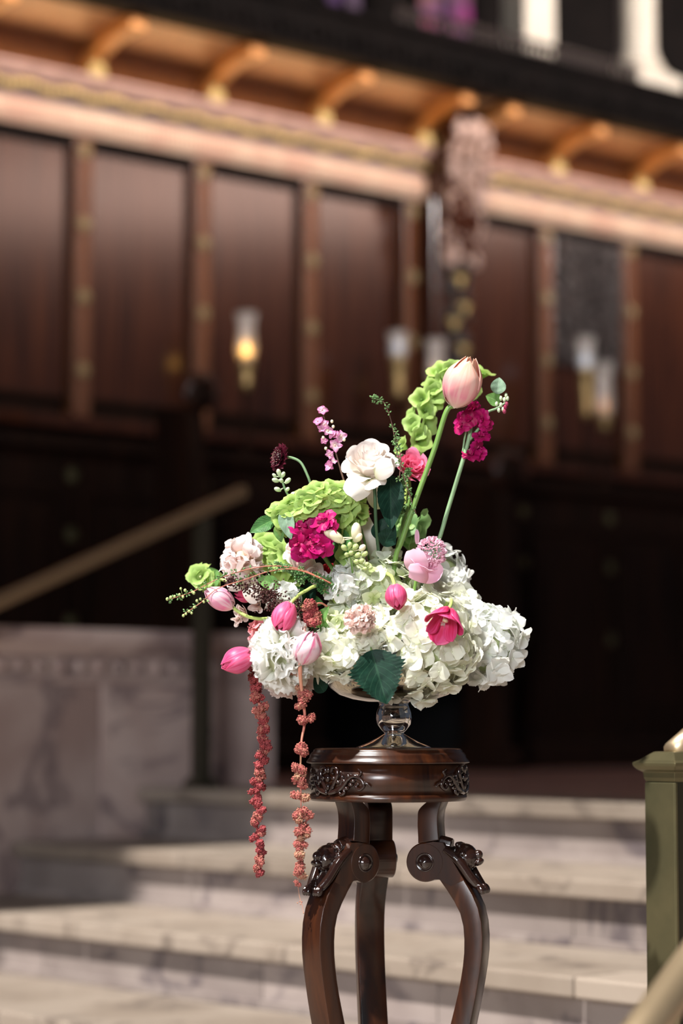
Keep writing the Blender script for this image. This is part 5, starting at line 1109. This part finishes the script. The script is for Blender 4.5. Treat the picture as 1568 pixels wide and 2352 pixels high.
leaf((880, 1255), (906, 1205), 3.955, 3.94, 40, L_dark, 'small dark ivy leaf left of the tall tulip stem', 0.2, 0.1, 0.05, lob=0.2)
leaf((868, 1240), (880, 1190), 3.98, 3.975, 42, L_dark, 'dark leaf behind the small ivy leaf', 0.2, 0.1)
leaf((745, 1590), (722, 1555), 3.95, 3.94, 34, L_dark, 'dark serrated leaf under the cream hydrangea, left of the bowl', 0.2, 0.1, 0.15)
leaf((720, 1440), (752, 1395), 3.93, 3.90, 30, L_light, 'light green leaf right of the brick red amaranth tuft', 0.3, 0.2)
leaf((752, 1465), (735, 1415), 3.93, 3.91, 22, L_light, 'narrow light green leaf above the striped tulip', 0.3, 0.2)
leaf((660, 1450), (690, 1480), 3.93, 3.92, 50, L_dark, 'dark leaf between the nodding and the striped tulip', 0.3, 0.1)
leaf((790, 1300), (775, 1235), 3.97, 3.96, 34, L_mid, 'green leaf behind the cream snapdragon blossoms', 0.3, 0.1)
leaf((780, 1215), (800, 1270), 3.95, 3.94, 30, L_mid, 'green leaf under the arching bells', 0.3, 0.1)
leaf((640, 1345), (590, 1330), 3.96, 3.96, 34, L_light, 'light green leaf under the pale blush rose', 0.3, 0.1)
leaf((500, 1310), (462, 1352), 4.10, 4.12, 52, L_light, 'blurred light green leaf behind the leftmost tulip', 0.3, 0.1)
leaf((855, 1300), (840, 1175), 4.01, 4.00, 44, M_cream_p, 'pale cream petal standing behind the cream rose stem', 0.3, 0.1, name='loose_petal', cat='petal')
leaf((862, 1170), (885, 1085), 4.01, 4.02, 60, M_cream_p, 'pale cream petal behind the glossy dark rose leaf', 0.3, 0.1, name='loose_petal', cat='petal')
leaf((706, 1462), (672, 1440), 3.90, 3.89, 26, M_white_p, 'loose white petal above the striped tulip', 0.3, 0.1, name='loose_petal', cat='petal')
# dark filler greenery deep inside the bouquet
rg = random.Random(77)
for gi, (x0, y0, lb) in enumerate(((700, 1380, 'dark green foliage spray filling the left of the bouquet'), (820, 1270, 'dark green foliage spray filling the upper middle of the bouquet'), (900, 1400, 'dark green foliage spray deep in the middle of the bouquet'), (1010, 1430, 'dark green foliage spray behind the right hydrangeas'), (740, 1480, 'dark green foliage spray behind the cream white hydrangea'), (760, 1240, 'dark green foliage spray behind the magenta stock'))):
    rt = empty('foliage_spray', Matrix.Translation(pos(x0, y0, 4.05)), lb, 'foliage')
    stem_to(rt, [pos(x0, y0, 4.05), pos(x0, y0, 4.05).lerp(HUB(), 0.5), HUB()], M_stemd, 0.003)
    for k in range(9):
        a = k*2*PI/9+rg.uniform(-.2, .2); L = rg.uniform(35, 55)
        leaf((x0, y0), (x0+L*math.cos(a), y0+L*math.sin(a)), 4.04, 4.03+rg.uniform(-.02, .02), 32, L_dark if k % 3 else L_mid, parent=rt)
